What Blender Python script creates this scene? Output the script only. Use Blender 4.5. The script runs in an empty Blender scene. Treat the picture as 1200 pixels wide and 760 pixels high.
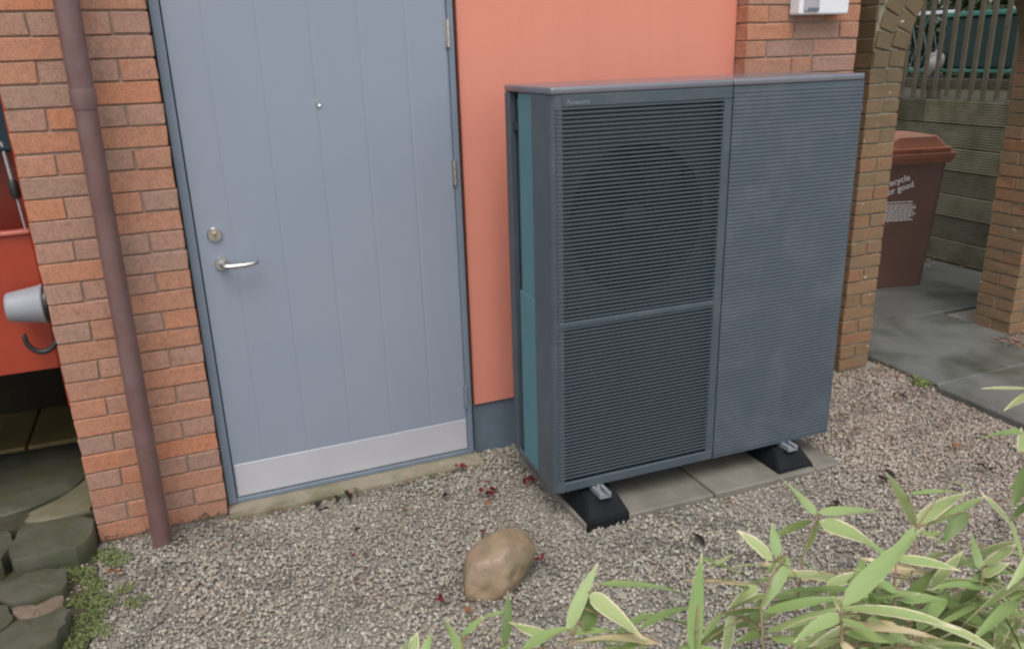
import bpy, bmesh, math, random
import numpy as np
from mathutils import Vector, Matrix, Euler

scene = bpy.context.scene
rad = math.radians
rng = random.Random(11)
nrng = np.random.default_rng(5)
COL = scene.collection

# ------------------------------------------------------------------ camera
CAM = Vector((0.0291, -3.1574, 1.7822))
YAW, PITCH, ROLL, FPX = 0.3804, 0.3263, -0.0299, 941.4
fwd = Vector((math.sin(YAW) * math.cos(PITCH), math.cos(YAW) * math.cos(PITCH), -math.sin(PITCH)))
rgt = Vector((math.cos(YAW), -math.sin(YAW), 0))
upv = rgt.cross(fwd)
cr = rgt * math.cos(ROLL) + upv * math.sin(ROLL)
cu = -rgt * math.sin(ROLL) + upv * math.cos(ROLL)
cam_d = bpy.data.cameras.new("camera")
cam_d.sensor_width = 36.0
cam_d.lens = FPX * 36.0 / 1200.0
cam_d.clip_end = 500
cam_d.clip_start = 0.02
cam = bpy.data.objects.new("camera", cam_d)
COL.objects.link(cam)
cam.matrix_world = Matrix(((cr.x, cu.x, -fwd.x, CAM.x), (cr.y, cu.y, -fwd.y, CAM.y), (cr.z, cu.z, -fwd.z, CAM.z), (0, 0, 0, 1)))
scene.camera = cam

# ------------------------------------------------------------------ light
SUN_EL, SUN_AZ = rad(62), rad(203)          # soft overcast light from over the camera's shoulder
world = bpy.data.worlds.new("World")
scene.world = world
world.use_nodes = True
wn = world.node_tree
wn.nodes.clear()
sky = wn.nodes.new("ShaderNodeTexSky")
sky.sky_type = 'NISHITA'
sky.sun_disc = False
sky.sun_elevation = SUN_EL
sky.sun_rotation = SUN_AZ
sky.air_density = 1.0
sky.dust_density = 3.0
hs = wn.nodes.new("ShaderNodeHueSaturation")
hs.inputs["Saturation"].default_value = 0.42
bg = wn.nodes.new("ShaderNodeBackground")
bg.inputs["Strength"].default_value = 0.15
wo = wn.nodes.new("ShaderNodeOutputWorld")
wn.links.new(sky.outputs[0], hs.inputs["Color"])
wn.links.new(hs.outputs[0], bg.inputs["Color"])
wn.links.new(bg.outputs[0], wo.inputs["Surface"])
sun_d = bpy.data.lights.new("sun", 'SUN')
sun_d.energy = 0.9
sun_d.angle = rad(40)
sun_d.color = (1.0, 0.96, 0.9)
sun = bpy.data.objects.new("sun", sun_d)
COL.objects.link(sun)
sdir = Vector((math.sin(SUN_AZ) * math.cos(SUN_EL), math.cos(SUN_AZ) * math.cos(SUN_EL), math.sin(SUN_EL)))
sun.rotation_euler = sdir.to_track_quat('Z', 'Y').to_euler()
scene.view_settings.view_transform = 'Standard'
scene.view_settings.look = 'None'
scene.view_settings.exposure = 0.55
scene.cycles.filter_width = 2.3

# ------------------------------------------------------------------ materials
def ramp(nt, stops, interp='LINEAR'):
    r = nt.nodes.new("ShaderNodeValToRGB")
    el = r.color_ramp.elements
    r.color_ramp.interpolation = interp
    while len(el) < len(stops):
        el.new(0.5)
    for e, (p, c) in zip(el, stops):
        e.position = p
        e.color = (c[0], c[1], c[2], 1)
    return r

def noise(nt, scale, detail=3, rough=0.55, coord='Object', vec=None):
    n = nt.nodes.new("ShaderNodeTexNoise")
    n.inputs["Scale"].default_value = scale
    n.inputs["Detail"].default_value = detail
    n.inputs["Roughness"].default_value = rough
    if vec is None:
        t = nt.nodes.new("ShaderNodeTexCoord")
        vec = t.outputs[coord]
    nt.links.new(vec, n.inputs["Vector"])
    return n

def mixc(nt, a, b, fac, mode='MIX'):
    m = nt.nodes.new("ShaderNodeMix")
    m.data_type = 'RGBA'
    m.blend_type = mode
    for sock, v in ((m.inputs[6], a), (m.inputs[7], b)):
        if isinstance(v, tuple):
            sock.default_value = (v[0], v[1], v[2], 1)
        else:
            nt.links.new(v, sock)
    if isinstance(fac, (int, float)):
        m.inputs[0].default_value = fac
    else:
        nt.links.new(fac, m.inputs[0])
    return m.outputs[2]

def new_mat(name):
    m = bpy.data.materials.new(name)
    m.use_nodes = True
    b = m.node_tree.nodes["Principled BSDF"]
    return m, m.node_tree, b

def bump(nt, b, height, strength=0.3, dist=0.01):
    n = nt.nodes.new("ShaderNodeBump")
    n.inputs["Strength"].default_value = strength
    n.inputs["Distance"].default_value = dist
    nt.links.new(height, n.inputs["Height"])
    nt.links.new(n.outputs[0], b.inputs["Normal"])

def simple(name, c1, c2=None, scale=8, rough=0.6, metal=0.0, bump_s=0.0, bscale=120, spec=None, c3=None, scale3=2.5):
    """two-tone noisy surface with optional broad third tone and fine relief"""
    m, nt, b = new_mat(name)
    b.inputs["Roughness"].default_value = rough
    b.inputs["Metallic"].default_value = metal
    if spec is not None:
        b.inputs["Specular IOR Level"].default_value = spec
    if c2 is None:
        c2 = tuple(v * 0.82 for v in c1)
    n = noise(nt, scale, 5, 0.6, 'Object')
    r = ramp(nt, [(0.35, c1), (0.68, c2)])
    nt.links.new(n.outputs["Fac"], r.inputs[0])
    col = r.outputs[0]
    if c3 is not None:
        n3 = noise(nt, scale3, 4, 0.65, 'Object')
        r3 = ramp(nt, [(0.48, (0, 0, 0)), (0.68, (1, 1, 1))])
        nt.links.new(n3.outputs["Fac"], r3.inputs[0])
        col = mixc(nt, col, c3, r3.outputs[0])
    nt.links.new(col, b.inputs["Base Color"])
    if bump_s > 0:
        nb = noise(nt, bscale, 4, 0.6, 'Object')
        bump(nt, b, nb.outputs["Fac"], bump_s, 0.004)
    return m

def brick_mat(name, stops, moss=None, moss_amt=0.0, salt=0.0):
    """each brick picks its own tone from the ramp; patches, pits, moss and lime specks on top"""
    m, nt, b = new_mat(name)
    b.inputs["Roughness"].default_value = 0.86
    b.inputs["Specular IOR Level"].default_value = 0.3
    oi = nt.nodes.new("ShaderNodeObjectInfo")
    g = nt.nodes.new("ShaderNodeNewGeometry")
    r = ramp(nt, stops)
    nt.links.new(oi.outputs["Random"], r.inputs[0])
    n1 = noise(nt, 13, 4, 0.6, vec=g.outputs["Position"])
    r1 = ramp(nt, [(0.36, (0, 0, 0)), (0.72, (1, 1, 1))])
    nt.links.new(n1.outputs["Fac"], r1.inputs[0])
    r2 = ramp(nt, [(0.0, stops[-1][1]), (0.5, stops[len(stops) // 2][1]), (1.0, stops[0][1])])
    nt.links.new(oi.outputs["Random"], r2.inputs[0])
    sc = nt.nodes.new("ShaderNodeMath"); sc.operation = 'MULTIPLY'; sc.inputs[1].default_value = 0.65
    nt.links.new(r1.outputs[0], sc.inputs[0])
    col = mixc(nt, r.outputs[0], r2.outputs[0], sc.outputs[0])
    nf = noise(nt, 150, 3, 0.7, vec=g.outputs["Position"])
    rf = ramp(nt, [(0.3, (0.72, 0.70, 0.68)), (0.6, (1.08, 1.06, 1.04))])
    nt.links.new(nf.outputs["Fac"], rf.inputs[0])
    col = mixc(nt, col, rf.outputs[0], 1.0, 'MULTIPLY')
    nq = noise(nt, 42, 4, 0.75, vec=g.outputs["Position"])
    rq = ramp(nt, [(0.34, (0.80, 0.78, 0.78)), (0.52, (1, 1, 1)), (0.70, (1.10, 1.06, 1.0))])
    nt.links.new(nq.outputs["Fac"], rq.inputs[0])
    col = mixc(nt, col, rq.outputs[0], 1.0, 'MULTIPLY')
    if moss is not None:
        nm = noise(nt, 5, 5, 0.7, vec=g.outputs["Position"])
        rm = ramp(nt, [(0.62 - moss_amt * 0.4, (0, 0, 0)), (0.8, (1, 1, 1))])
        nt.links.new(nm.outputs["Fac"], rm.inputs[0])
        col = mixc(nt, col, moss, rm.outputs[0])
    if moss is not None:
        sz = nt.nodes.new("ShaderNodeSeparateXYZ"); nt.links.new(g.outputs["Position"], sz.inputs[0])
        ad = nt.nodes.new("ShaderNodeMath"); ad.operation = 'MULTIPLY_ADD'; ad.inputs[1].default_value = 1.2
        nt.links.new(nm.outputs["Fac"], ad.inputs[0]); nt.links.new(sz.outputs[2], ad.inputs[2])
        rz_ = ramp(nt, [(0.0, (0, 0, 0)), (1.0, (.8, .8, .8))])
        mr = nt.nodes.new("ShaderNodeMapRange"); mr.inputs[1].default_value = 1.75; mr.inputs[2].default_value = 2.35
        nt.links.new(ad.outputs[0], mr.inputs[0]); nt.links.new(mr.outputs[0], rz_.inputs[0])
        col = mixc(nt, col, (0.115, 0.092, 0.05), rz_.outputs[0])
    if salt > 0:
        ns = noise(nt, 26, 2, 0.5, vec=g.outputs["Position"])
        rs = ramp(nt, [(0.80 - salt, (0, 0, 0)), (0.86 - salt, (0.75, 0.75, 0.75))])
        nt.links.new(ns.outputs["Fac"], rs.inputs[0])
        col = mixc(nt, col, (0.62, 0.58, 0.52), rs.outputs[0])
    nt.links.new(col, b.inputs["Base Color"])
    bump(nt, b, nf.outputs["Fac"], 0.5, 0.003)
    return m

M = {}
M['brick'] = brick_mat('orange_house_brick', [(0.0, (0.49, 0.20, 0.11)), (0.3, (0.455, 0.212, 0.128)), (0.6, (0.41, 0.215, 0.142)), (0.85, (0.37, 0.21, 0.148)), (1.0, (0.46, 0.225, 0.14))], salt=0.035)
M['brick_brown'] = brick_mat('mauve_house_brick', [(0.0, (0.40, 0.232, 0.172)), (0.35, (0.375, 0.225, 0.17)), (0.65, (0.34, 0.215, 0.165)), (0.85, (0.41, 0.22, 0.152)), (1.0, (0.45, 0.21, 0.132))], salt=0.035)
M['old_brick'] = brick_mat('garden_brick', [(0.0, (0.32, 0.135, 0.07)), (0.35, (0.28, 0.155, 0.083)), (0.7, (0.25, 0.165, 0.095)), (1.0, (0.29, 0.18, 0.105))],
                           moss=(0.165, 0.128, 0.078), moss_amt=0.62, salt=0.075)
M['mortar'] = simple('grey_mortar', (0.33, 0.25, 0.195), (0.235, 0.18, 0.14), 30, 0.95, bump_s=0.5, bscale=200)
M['old_mortar'] = simple('pale_old_mortar', (0.30, 0.28, 0.22), (0.13, 0.125, 0.075), 14, 0.95, bump_s=0.5, bscale=200)
M['door'] = simple('door_paint', (0.256, 0.292, 0.350), (0.244, 0.280, 0.340), 2, 0.36, bump_s=0.06, bscale=14)
M['frame'] = simple('frame_paint', (0.175, 0.215, 0.262), (0.155, 0.195, 0.242), 5, 0.42)
M['coral'] = simple('coral_render', (0.69, 0.255, 0.18), (0.66, 0.24, 0.168), 2.5, 0.75, bump_s=0.08, bscale=300)
m, nt, b = M['coral'], M['coral'].node_tree, M['coral'].node_tree.nodes["Principled BSDF"]
src = b.inputs["Base Color"].links[0].from_socket
tc = nt.nodes.new("ShaderNodeTexCoord"); mp = nt.nodes.new("ShaderNodeMapping"); mp.inputs["Scale"].default_value = (14, 14, 0.9)
nt.links.new(tc.outputs["Object"], mp.inputs["Vector"])
ns = noise(nt, 1.0, 4, 0.6, vec=mp.outputs[0])
rs_ = ramp(nt, [(0.45, (1, 1, 1)), (0.75, (0.965, 0.955, 0.95))])
nt.links.new(ns.outputs["Fac"], rs_.inputs[0])
nt.links.new(mixc(nt, src, rs_.outputs[0], 1.0, 'MULTIPLY'), b.inputs["Base Color"])
M['plinth'] = simple('plinth_paint', (0.13, 0.165, 0.205), (0.11, 0.145, 0.178), 9, 0.6, bump_s=0.1)
M['kick'] = simple('brushed_aluminium', (0.62, 0.62, 0.66), (0.56, 0.56, 0.60), 2, 0.42, 0.35)
M['steel'] = simple('satin_steel', (0.66, 0.64, 0.62), (0.58, 0.56, 0.54), 10, 0.24, 0.95)
M['brass'] = simple('lock_brass', (0.55, 0.46, 0.28), (0.42, 0.35, 0.2), 40, 0.35, 0.9)
M['dark'] = simple('black_gap', (0.012, 0.012, 0.013), (0.02, 0.02, 0.02), 10, 0.8)
M['pipe'] = simple('brown_plastic_pipe', (0.165, 0.093, 0.084), (0.135, 0.072, 0.064), 9, 0.33, bump_s=0.05, c3=(0.18, 0.118, 0.118), scale3=5)
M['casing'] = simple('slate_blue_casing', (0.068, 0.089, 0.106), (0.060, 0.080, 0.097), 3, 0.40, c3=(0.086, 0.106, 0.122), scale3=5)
M['casing_top'] = simple('slate_blue_lit_top', (0.20, 0.205, 0.235), (0.18, 0.187, 0.215), 3, 0.22, 0.35, spec=0.9)  # casing colour lightened: reflected light on the top is painted in
M['louvre'] = simple('louvre_plastic', (0.061, 0.079, 0.093), (0.054, 0.071, 0.084), 3, 0.42)
M['coil'] = simple('teal_coil_guard', (0.075, 0.195, 0.225), (0.082, 0.21, 0.24), 6, 0.45)
M['interior'] = simple('fan_dark_plastic', (0.027, 0.037, 0.050), (0.022, 0.031, 0.043), 6, 0.6)
M['shroud'] = simple('fan_shroud_plastic', (0.044, 0.059, 0.073), (0.038, 0.052, 0.064), 6, 0.55)
M['rubber'] = simple('black_rubber', (0.006, 0.007, 0.009), (0.010, 0.011, 0.013), 30, 0.75, bump_s=0.3, bscale=260, spec=0.22)
M['galv'] = simple('galvanised_steel', (0.50, 0.53, 0.56), (0.36, 0.39, 0.42), 40, 0.42, 0.6)
M['slab'] = simple('concrete_slab', (0.205, 0.187, 0.157), (0.165, 0.15, 0.125), 12, 0.85, bump_s=0.4, bscale=160, c3=(0.135, 0.13, 0.10), scale3=4)
M['threshold'] = simple('mossy_concrete', (0.29, 0.25, 0.19), (0.19, 0.17, 0.115), 7, 0.9, bump_s=0.4, bscale=120, c3=(0.12, 0.12, 0.06), scale3=4)
M['path'] = simple('wet_slate_slab', (0.155, 0.158, 0.148), (0.105, 0.11, 0.10), 3.0, 0.30, bump_s=0.25, bscale=45, c3=(0.055, 0.062, 0.042), scale3=1.8)
M['ground'] = simple('gravel_bed', (0.30, 0.275, 0.23), (0.20, 0.18, 0.15), 90, 0.95, bump_s=0.8, bscale=120)
M['stone'] = simple('wet_mossy_stone', (0.092, 0.090, 0.064), (0.055, 0.058, 0.038), 9, 0.6, bump_s=0.7, bscale=40, c3=(0.075, 0.082, 0.036), scale3=7)
M['pale_stone'] = simple('pale_flagstone', (0.17, 0.155, 0.10), (0.12, 0.115, 0.065), 7, 0.65, bump_s=0.5, bscale=60)
M['pink_stone'] = simple('pinkish_flagstone', (0.185, 0.14, 0.105), (0.13, 0.105, 0.07), 9, 0.7, bump_s=0.5, bscale=60)
M['tile'] = simple('brown_paving', (0.23, 0.17, 0.06), (0.14, 0.11, 0.042), 6, 0.6, bump_s=0.3, bscale=60)
M['rock'] = simple('brown_boulder', (0.27, 0.19, 0.12), (0.20, 0.14, 0.088), 16, 0.34, bump_s=0.6, bscale=90, c3=(0.15, 0.125, 0.068), scale3=9)
M['red'] = simple('red_paint', (0.37, 0.05, 0.022), (0.29, 0.038, 0.02), 4, 0.34, bump_s=0.05)
M['red_edge'] = simple('red_edge_highlight', (0.52, 0.16, 0.12), (0.40, 0.09, 0.06), 14, 0.4)  # paler red: the highlight along the rim is put into the colour
M['lid_teal'] = simple('dark_teal_paint', (0.02, 0.036, 0.042), (0.015, 0.028, 0.034), 5, 0.8, spec=0.15)
M['cup'] = simple('pale_grey_plastic', (0.30, 0.305, 0.335), (0.25, 0.255, 0.285), 8, 0.4)
M['blackp'] = simple('black_plastic', (0.02, 0.021, 0.024), (0.028, 0.029, 0.03), 20, 0.4)
M['whitep'] = simple('white_plastic', (0.78, 0.78, 0.80), (0.70, 0.70, 0.73), 6, 0.4)
M['greyp'] = simple('grey_plastic', (0.40, 0.39, 0.41), (0.34, 0.33, 0.35), 6, 0.45)
M['bin'] = simple('brown_bin_plastic', (0.12, 0.063, 0.046), (0.097, 0.051, 0.038), 5, 0.5, bump_s=0.15, bscale=160)
M['bin_lid'] = simple('paler_bin_lid', (0.38, 0.17, 0.108), (0.31, 0.14, 0.09), 5, 0.5, bump_s=0.15, bscale=160)  # paler, warmer brown than the bin body
M['print'] = simple('white_print', (0.72, 0.70, 0.68), (0.6, 0.58, 0.56), 60, 0.6)
M['letter'] = simple('grey_lettering', (0.26, 0.27, 0.30), (0.24, 0.25, 0.28), 60, 0.4)
M['board'] = simple('mossy_decking', (0.275, 0.262, 0.19), (0.185, 0.18, 0.122), 5, 0.85, bump_s=0.4, bscale=70, c3=(0.13, 0.135, 0.07), scale3=2.6)
M['slat'] = simple('weathered_slat', (0.125, 0.11, 0.075), (0.095, 0.086, 0.052), 9, 0.85, bump_s=0.4, bscale=70)
M['green_box'] = simple('dark_green_plastic', (0.012, 0.040, 0.033), (0.009, 0.030, 0.025), 4, 0.45)
M['green_rim'] = simple('jade_green_plastic', (0.055, 0.21, 0.17), (0.04, 0.16, 0.13), 8, 0.4)
M['soil'] = simple('dark_soil', (0.060, 0.054, 0.028), (0.034, 0.030, 0.016), 25, 0.95, bump_s=0.8, bscale=50)
M['roof'] = simple('roof_felt', (0.06, 0.06, 0.065), (0.045, 0.045, 0.05), 10, 0.9)
M['wallr'] = simple('plain_brown_wall', (0.16, 0.11, 0.08), (0.12, 0.085, 0.06), 9, 0.9)
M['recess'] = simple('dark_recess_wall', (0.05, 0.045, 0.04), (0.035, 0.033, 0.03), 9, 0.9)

# per-stone colour from an attribute
m, nt, b = new_mat('pea_gravel')
at = nt.nodes.new("ShaderNodeAttribute"); at.attribute_name = "tint"
g = nt.nodes.new("ShaderNodeNewGeometry")
nf = noise(nt, 220, 2, 0.6, vec=g.outputs["Position"])
rf = ramp(nt, [(0.3, (0.78, 0.77, 0.75)), (0.65, (1.08, 1.07, 1.06))])
nt.links.new(nf.outputs["Fac"], rf.inputs[0])
nt.links.new(mixc(nt, at.outputs["Color"], rf.outputs[0], 1.0, 'MULTIPLY'), b.inputs["Base Color"])
b.inputs["Roughness"].default_value = 0.62
M['gravel'] = m

# bamboo leaf: UV.x across, UV.y along; cream margins and dry tips on some leaves
nt = M['board'].node_tree; b = nt.nodes["Principled BSDF"]
src = b.inputs["Base Color"].links[0].from_socket
oi = nt.nodes.new("ShaderNodeObjectInfo")
rr_ = ramp(nt, [(0.0, (0.62, 0.60, 0.55)), (0.5, (0.95, 0.95, 0.9)), (1.0, (1.12, 1.10, 1.0))])
nt.links.new(oi.outputs["Random"], rr_.inputs[0])
nt.links.new(mixc(nt, src, rr_.outputs[0], 1.0, 'MULTIPLY'), b.inputs["Base Color"])
def leaf_mat(name, base, base2, cream, edge, tip):
    m, nt, b = new_mat(name)
    uv = nt.nodes.new("ShaderNodeTexCoord")
    sx = nt.nodes.new("ShaderNodeSeparateXYZ")
    nt.links.new(uv.outputs["UV"], sx.inputs[0])
    oi = nt.nodes.new("ShaderNodeObjectInfo")
    r = ramp(nt, [(0.0, base), (1.0, base2)])
    nt.links.new(oi.outputs["Random"], r.inputs[0])
    w = nt.nodes.new("ShaderNodeTexWave"); w.bands_direction = 'X'
    w.inputs["Scale"].default_value = 3.0; w.inputs["Distortion"].default_value = 0.4
    nt.links.new(uv.outputs["UV"], w.inputs["Vector"])
    rw = ramp(nt, [(0.0, (0.84, 0.86, 0.80)), (1.0, (1.08, 1.06, 1.04))])
    nt.links.new(w.outputs["Fac"], rw.inputs[0])
    col = mixc(nt, r.outputs[0], rw.outputs[0], 1.0, 'MULTIPLY')
    def math_(op, a, bb):
        n = nt.nodes.new("ShaderNodeMath"); n.operation = op
        for i, v in enumerate((a, bb)):
            if isinstance(v, (int, float)): n.inputs[i].default_value = v
            else: nt.links.new(v, n.inputs[i])
        return n.outputs[0]
    sp_ = noise(nt, 14, 3, 0.7, vec=uv.outputs["Object"])
    sp_.inputs["Scale"].default_value = 60
    rsp = ramp(nt, [(0.66, (1, 1, 1)), (0.74, (0.78, 0.62, 0.42))])
    nt.links.new(sp_.outputs["Fac"], rsp.inputs[0])
    col = mixc(nt, col, rsp.outputs[0], 1.0, 'MULTIPLY')
    nz = noise(nt, 9, 3, 0.6, vec=uv.outputs["UV"])
    nz2 = math_('MULTIPLY', math_('SUBTRACT', nz.outputs["Fac"], 0.5), 0.5)
    d = math_('MULTIPLY', math_('ABSOLUTE', math_('SUBTRACT', sx.outputs[0], 0.5), 0.0), 2.0)
    d = math_('ADD', d, nz2)
    e = ramp(nt, [(edge, (0, 0, 0)), (min(edge + 0.12, 1.0), (1, 1, 1))])
    nt.links.new(d, e.inputs[0])
    col = mixc(nt, col, cream, e.outputs[0])
    t = ramp(nt, [(tip, (0, 0, 0)), (min(tip + 0.07, 1.0), (1, 1, 1))])
    nt.links.new(math_('ADD', sx.outputs[1], nz2), t.inputs[0])
    col = mixc(nt, col, cream, t.outputs[0])
    nt.links.new(col, b.inputs["Base Color"])
    b.inputs["Roughness"].default_value = 0.42
    tr = nt.nodes.new("ShaderNodeBsdfTranslucent")
    nt.links.new(col, tr.inputs["Color"])
    mx = nt.nodes.new("ShaderNodeMixShader"); mx.inputs[0].default_value = 0.25
    nt.links.new(b.outputs[0], mx.inputs[1]); nt.links.new(tr.outputs[0], mx.inputs[2])
    nt.links.new(mx.outputs[0], nt.nodes["Material Output"].inputs["Surface"])
    return m
CREAM = (0.74, 0.65, 0.44)
M['leaf_green'] = leaf_mat('bamboo_green', (0.235, 0.345, 0.115), (0.345, 0.435, 0.185), CREAM, 0.90, 0.92)
M['leaf_pale'] = leaf_mat('bamboo_pale_edged', (0.31, 0.405, 0.155), (0.41, 0.475, 0.22), CREAM, 0.66, 0.84)
M['leaf_dark'] = leaf_mat('bamboo_dark_olive', (0.125, 0.19, 0.055), (0.19, 0.235, 0.08), CREAM, 0.95, 0.95)  # darker olive leaf tone
M['leaf_straw'] = leaf_mat('bamboo_dry_straw', (0.62, 0.50, 0.29), (0.68, 0.58, 0.38), (0.5, 0.36, 0.19), 0.9, 0.8)
M['culm'] = simple('bamboo_culm', (0.20, 0.19, 0.075), (0.24, 0.135, 0.10), 14, 0.5)
M['moss'] = simple('bright_moss', (0.185, 0.235, 0.07), (0.11, 0.14, 0.042), 30, 0.8)
M['leaf_litter'] = simple('brown_leaf_litter', (0.25, 0.12, 0.07), (0.16, 0.10, 0.06), 40, 0.75)
M['crimson'] = simple('crimson_petal', (0.30, 0.03, 0.04), (0.22, 0.02, 0.03), 40, 0.6)
M['dead_leaf'] = simple('dark_dead_leaf', (0.05, 0.036, 0.028), (0.035, 0.028, 0.022), 40, 0.6)
M['orange_leaf'] = simple('orange_dead_leaf', (0.40, 0.16, 0.06), (0.28, 0.11, 0.045), 40, 0.65)
M['hedge'] = simple('hedge_leaf', (0.035, 0.065, 0.022), (0.055, 0.10, 0.03), 12, 0.7)
M['cloth'] = simple('white_cloth', (0.33, 0.33, 0.31), (0.25, 0.25, 0.23), 12, 0.8)

# ------------------------------------------------------------------ helpers
def link(name, data, parent=None, mat=None):
    o = bpy.data.objects.new(name, data)
    COL.objects.link(o)
    if parent is not None:
        o.parent = parent
        o.matrix_parent_inverse = Matrix.Translation(parent_world(parent)).inverted() if False else Matrix.Identity(4)
    if mat is not None and data is not None and len(data.materials) == 0:
        data.materials.append(mat)
    return o

def parent_world(o):
    return o.matrix_world.translation

def tag(o, label, cat, group=None, kind=None):
    o['label'] = label
    o['category'] = cat
    if group: o['group'] = group
    if kind: o['kind'] = kind
    return o

def thing(name, label, cat, loc=(0, 0, 0), group=None, rz=0.0):
    o = bpy.data.objects.new(name, None)
    o.empty_display_size = 0.1
    COL.objects.link(o)
    o.location = loc
    o.rotation_euler = (0, 0, rz)
    return tag(o, label, cat, group)

def structure(o):
    o['kind'] = 'structure'
    return o

class MB:
    """collects shapes in one bmesh; ox is the offset of the owning thing, subtracted on build"""
    def __init__(s): s.bm = bmesh.new()
    def box(s, x0, x1, y0, y1, z0, z1, bev=0.0, seg=1, mtx=None):
        t = bmesh.new()
        bmesh.ops.create_cube(t, size=1)
        for v in t.verts:
            v.co = Vector(((x0 + x1) / 2 + v.co.x * (x1 - x0), (y0 + y1) / 2 + v.co.y * (y1 - y0), (z0 + z1) / 2 + v.co.z * (z1 - z0)))
        if bev > 0:
            bmesh.ops.bevel(t, geom=list(t.edges), offset=bev, segments=seg, affect='EDGES', profile=0.5)
        return s.merge(t, mtx)
    def merge(s, t, mtx=None):
        if mtx is not None: bmesh.ops.transform(t, matrix=mtx, verts=t.verts)
        me = bpy.data.meshes.new("tmp"); t.to_mesh(me); t.free()
        s.bm.from_mesh(me); bpy.data.meshes.remove(me)
        return s
    def prism(s, pts, axis, a, bb, bev=0.0, mtx=None):
        """closed outline pts (2-D) extruded along axis from a to bb"""
        t = bmesh.new()
        def mk(p, h):
            if axis == 'x': return (h, p[0], p[1])
            if axis == 'y': return (p[0], h, p[1])
            return (p[0], p[1], h)
        va = [t.verts.new(mk(p, a)) for p in pts]
        vb = [t.verts.new(mk(p, bb)) for p in pts]
        n = len(pts)
        t.faces.new(va); t.faces.new(vb[::-1])
        for i in range(n):
            t.faces.new((va[i], vb[i], vb[(i + 1) % n], va[(i + 1) % n]))
        bmesh.ops.recalc_face_normals(t, faces=t.faces)
        if bev > 0: bmesh.ops.bevel(t, geom=list(t.edges), offset=bev, segments=1, affect='EDGES')
        return s.merge(t, mtx)
    def tube(s, pts, radii, n=8, cap=True):
        pts = [Vector(p) for p in pts]
        if not hasattr(radii, '__len__'): radii = [radii] * len(pts)
        t = bmesh.new(); rings = []
        prev = None
        for i, p in enumerate(pts):
            d = (pts[min(i + 1, len(pts) - 1)] - pts[max(i - 1, 0)])
            if d.length < 1e-9: d = Vector((0, 0, 1))
            d.normalize()
            if prev is None:
                a = d.orthogonal().normalized()
            else:
                a = (prev - d * prev.dot(d))
                a = a.normalized() if a.length > 1e-6 else d.orthogonal().normalized()
            prev = a
            c = d.cross(a)
            rings.append([t.verts.new(p + (a * math.cos(2 * math.pi * k / n) + c * math.sin(2 * math.pi * k / n)) * radii[i]) for k in range(n)])
        for i in range(len(rings) - 1):
            for k in range(n):
                t.faces.new((rings[i][k], rings[i][(k + 1) % n], rings[i + 1][(k + 1) % n], rings[i + 1][k]))
        if cap:
            t.faces.new(rings[0][::-1]); t.faces.new(rings[-1])
        bmesh.ops.recalc_face_normals(t, faces=t.faces)
        return s.merge(t)
    def lathe(s, prof, centre, axis=(0, 0, 1), n=24):
        """profile of (radius, height) pairs spun round axis through centre"""
        ax = Vector(axis).normalized(); a = ax.orthogonal().normalized(); c = ax.cross(a); o = Vector(centre)
        t = bmesh.new(); rings = []
        for r, h in prof:
            rings.append([t.verts.new(o + ax * h + (a * math.cos(2 * math.pi * k / n) + c * math.sin(2 * math.pi * k / n)) * max(r, 1e-4)) for k in range(n)])
        for i in range(len(rings) - 1):
            for k in range(n):
                t.faces.new((rings[i][k], rings[i][(k + 1) % n], rings[i + 1][(k + 1) % n], rings[i + 1][k]))
        t.faces.new(rings[0][::-1]); t.faces.new(rings[-1])
        bmesh.ops.recalc_face_normals(t, faces=t.faces)
        return s.merge(t)
    def mesh(s, name, smooth=None, shift=None):
        if shift is not None: bmesh.ops.translate(s.bm, verts=s.bm.verts, vec=-Vector(shift))
        me = bpy.data.meshes.new(name); s.bm.to_mesh(me); s.bm.free()
        if smooth is not None:
            for p in me.polygons: p.use_smooth = True
            me.set_sharp_from_angle(angle=rad(smooth))
        return me
    def build(s, name, mat, parent=None, smooth=None, shift=None):
        return link(name, s.mesh(name, smooth, shift), parent, mat)

# ------------------------------------------------------------------ ground
gm = MB()
t = bmesh.new()
bmesh.ops.create_grid(t, x_segments=40, y_segments=40, size=60)
for v in t.verts: v.co.z = -0.02
gm.merge(t)
ground = structure(gm.build('ground', M['ground']))

# ------------------------------------------------------------------ building
house = thing('building', 'brick building with coral panel and grey boarded door', 'building', (0, 0, 0))
PIER_L = (-0.4825, 0.0)
PIER_R = (2.476, 3.122)
COURSE = 0.075
TOP = 2.7

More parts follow.
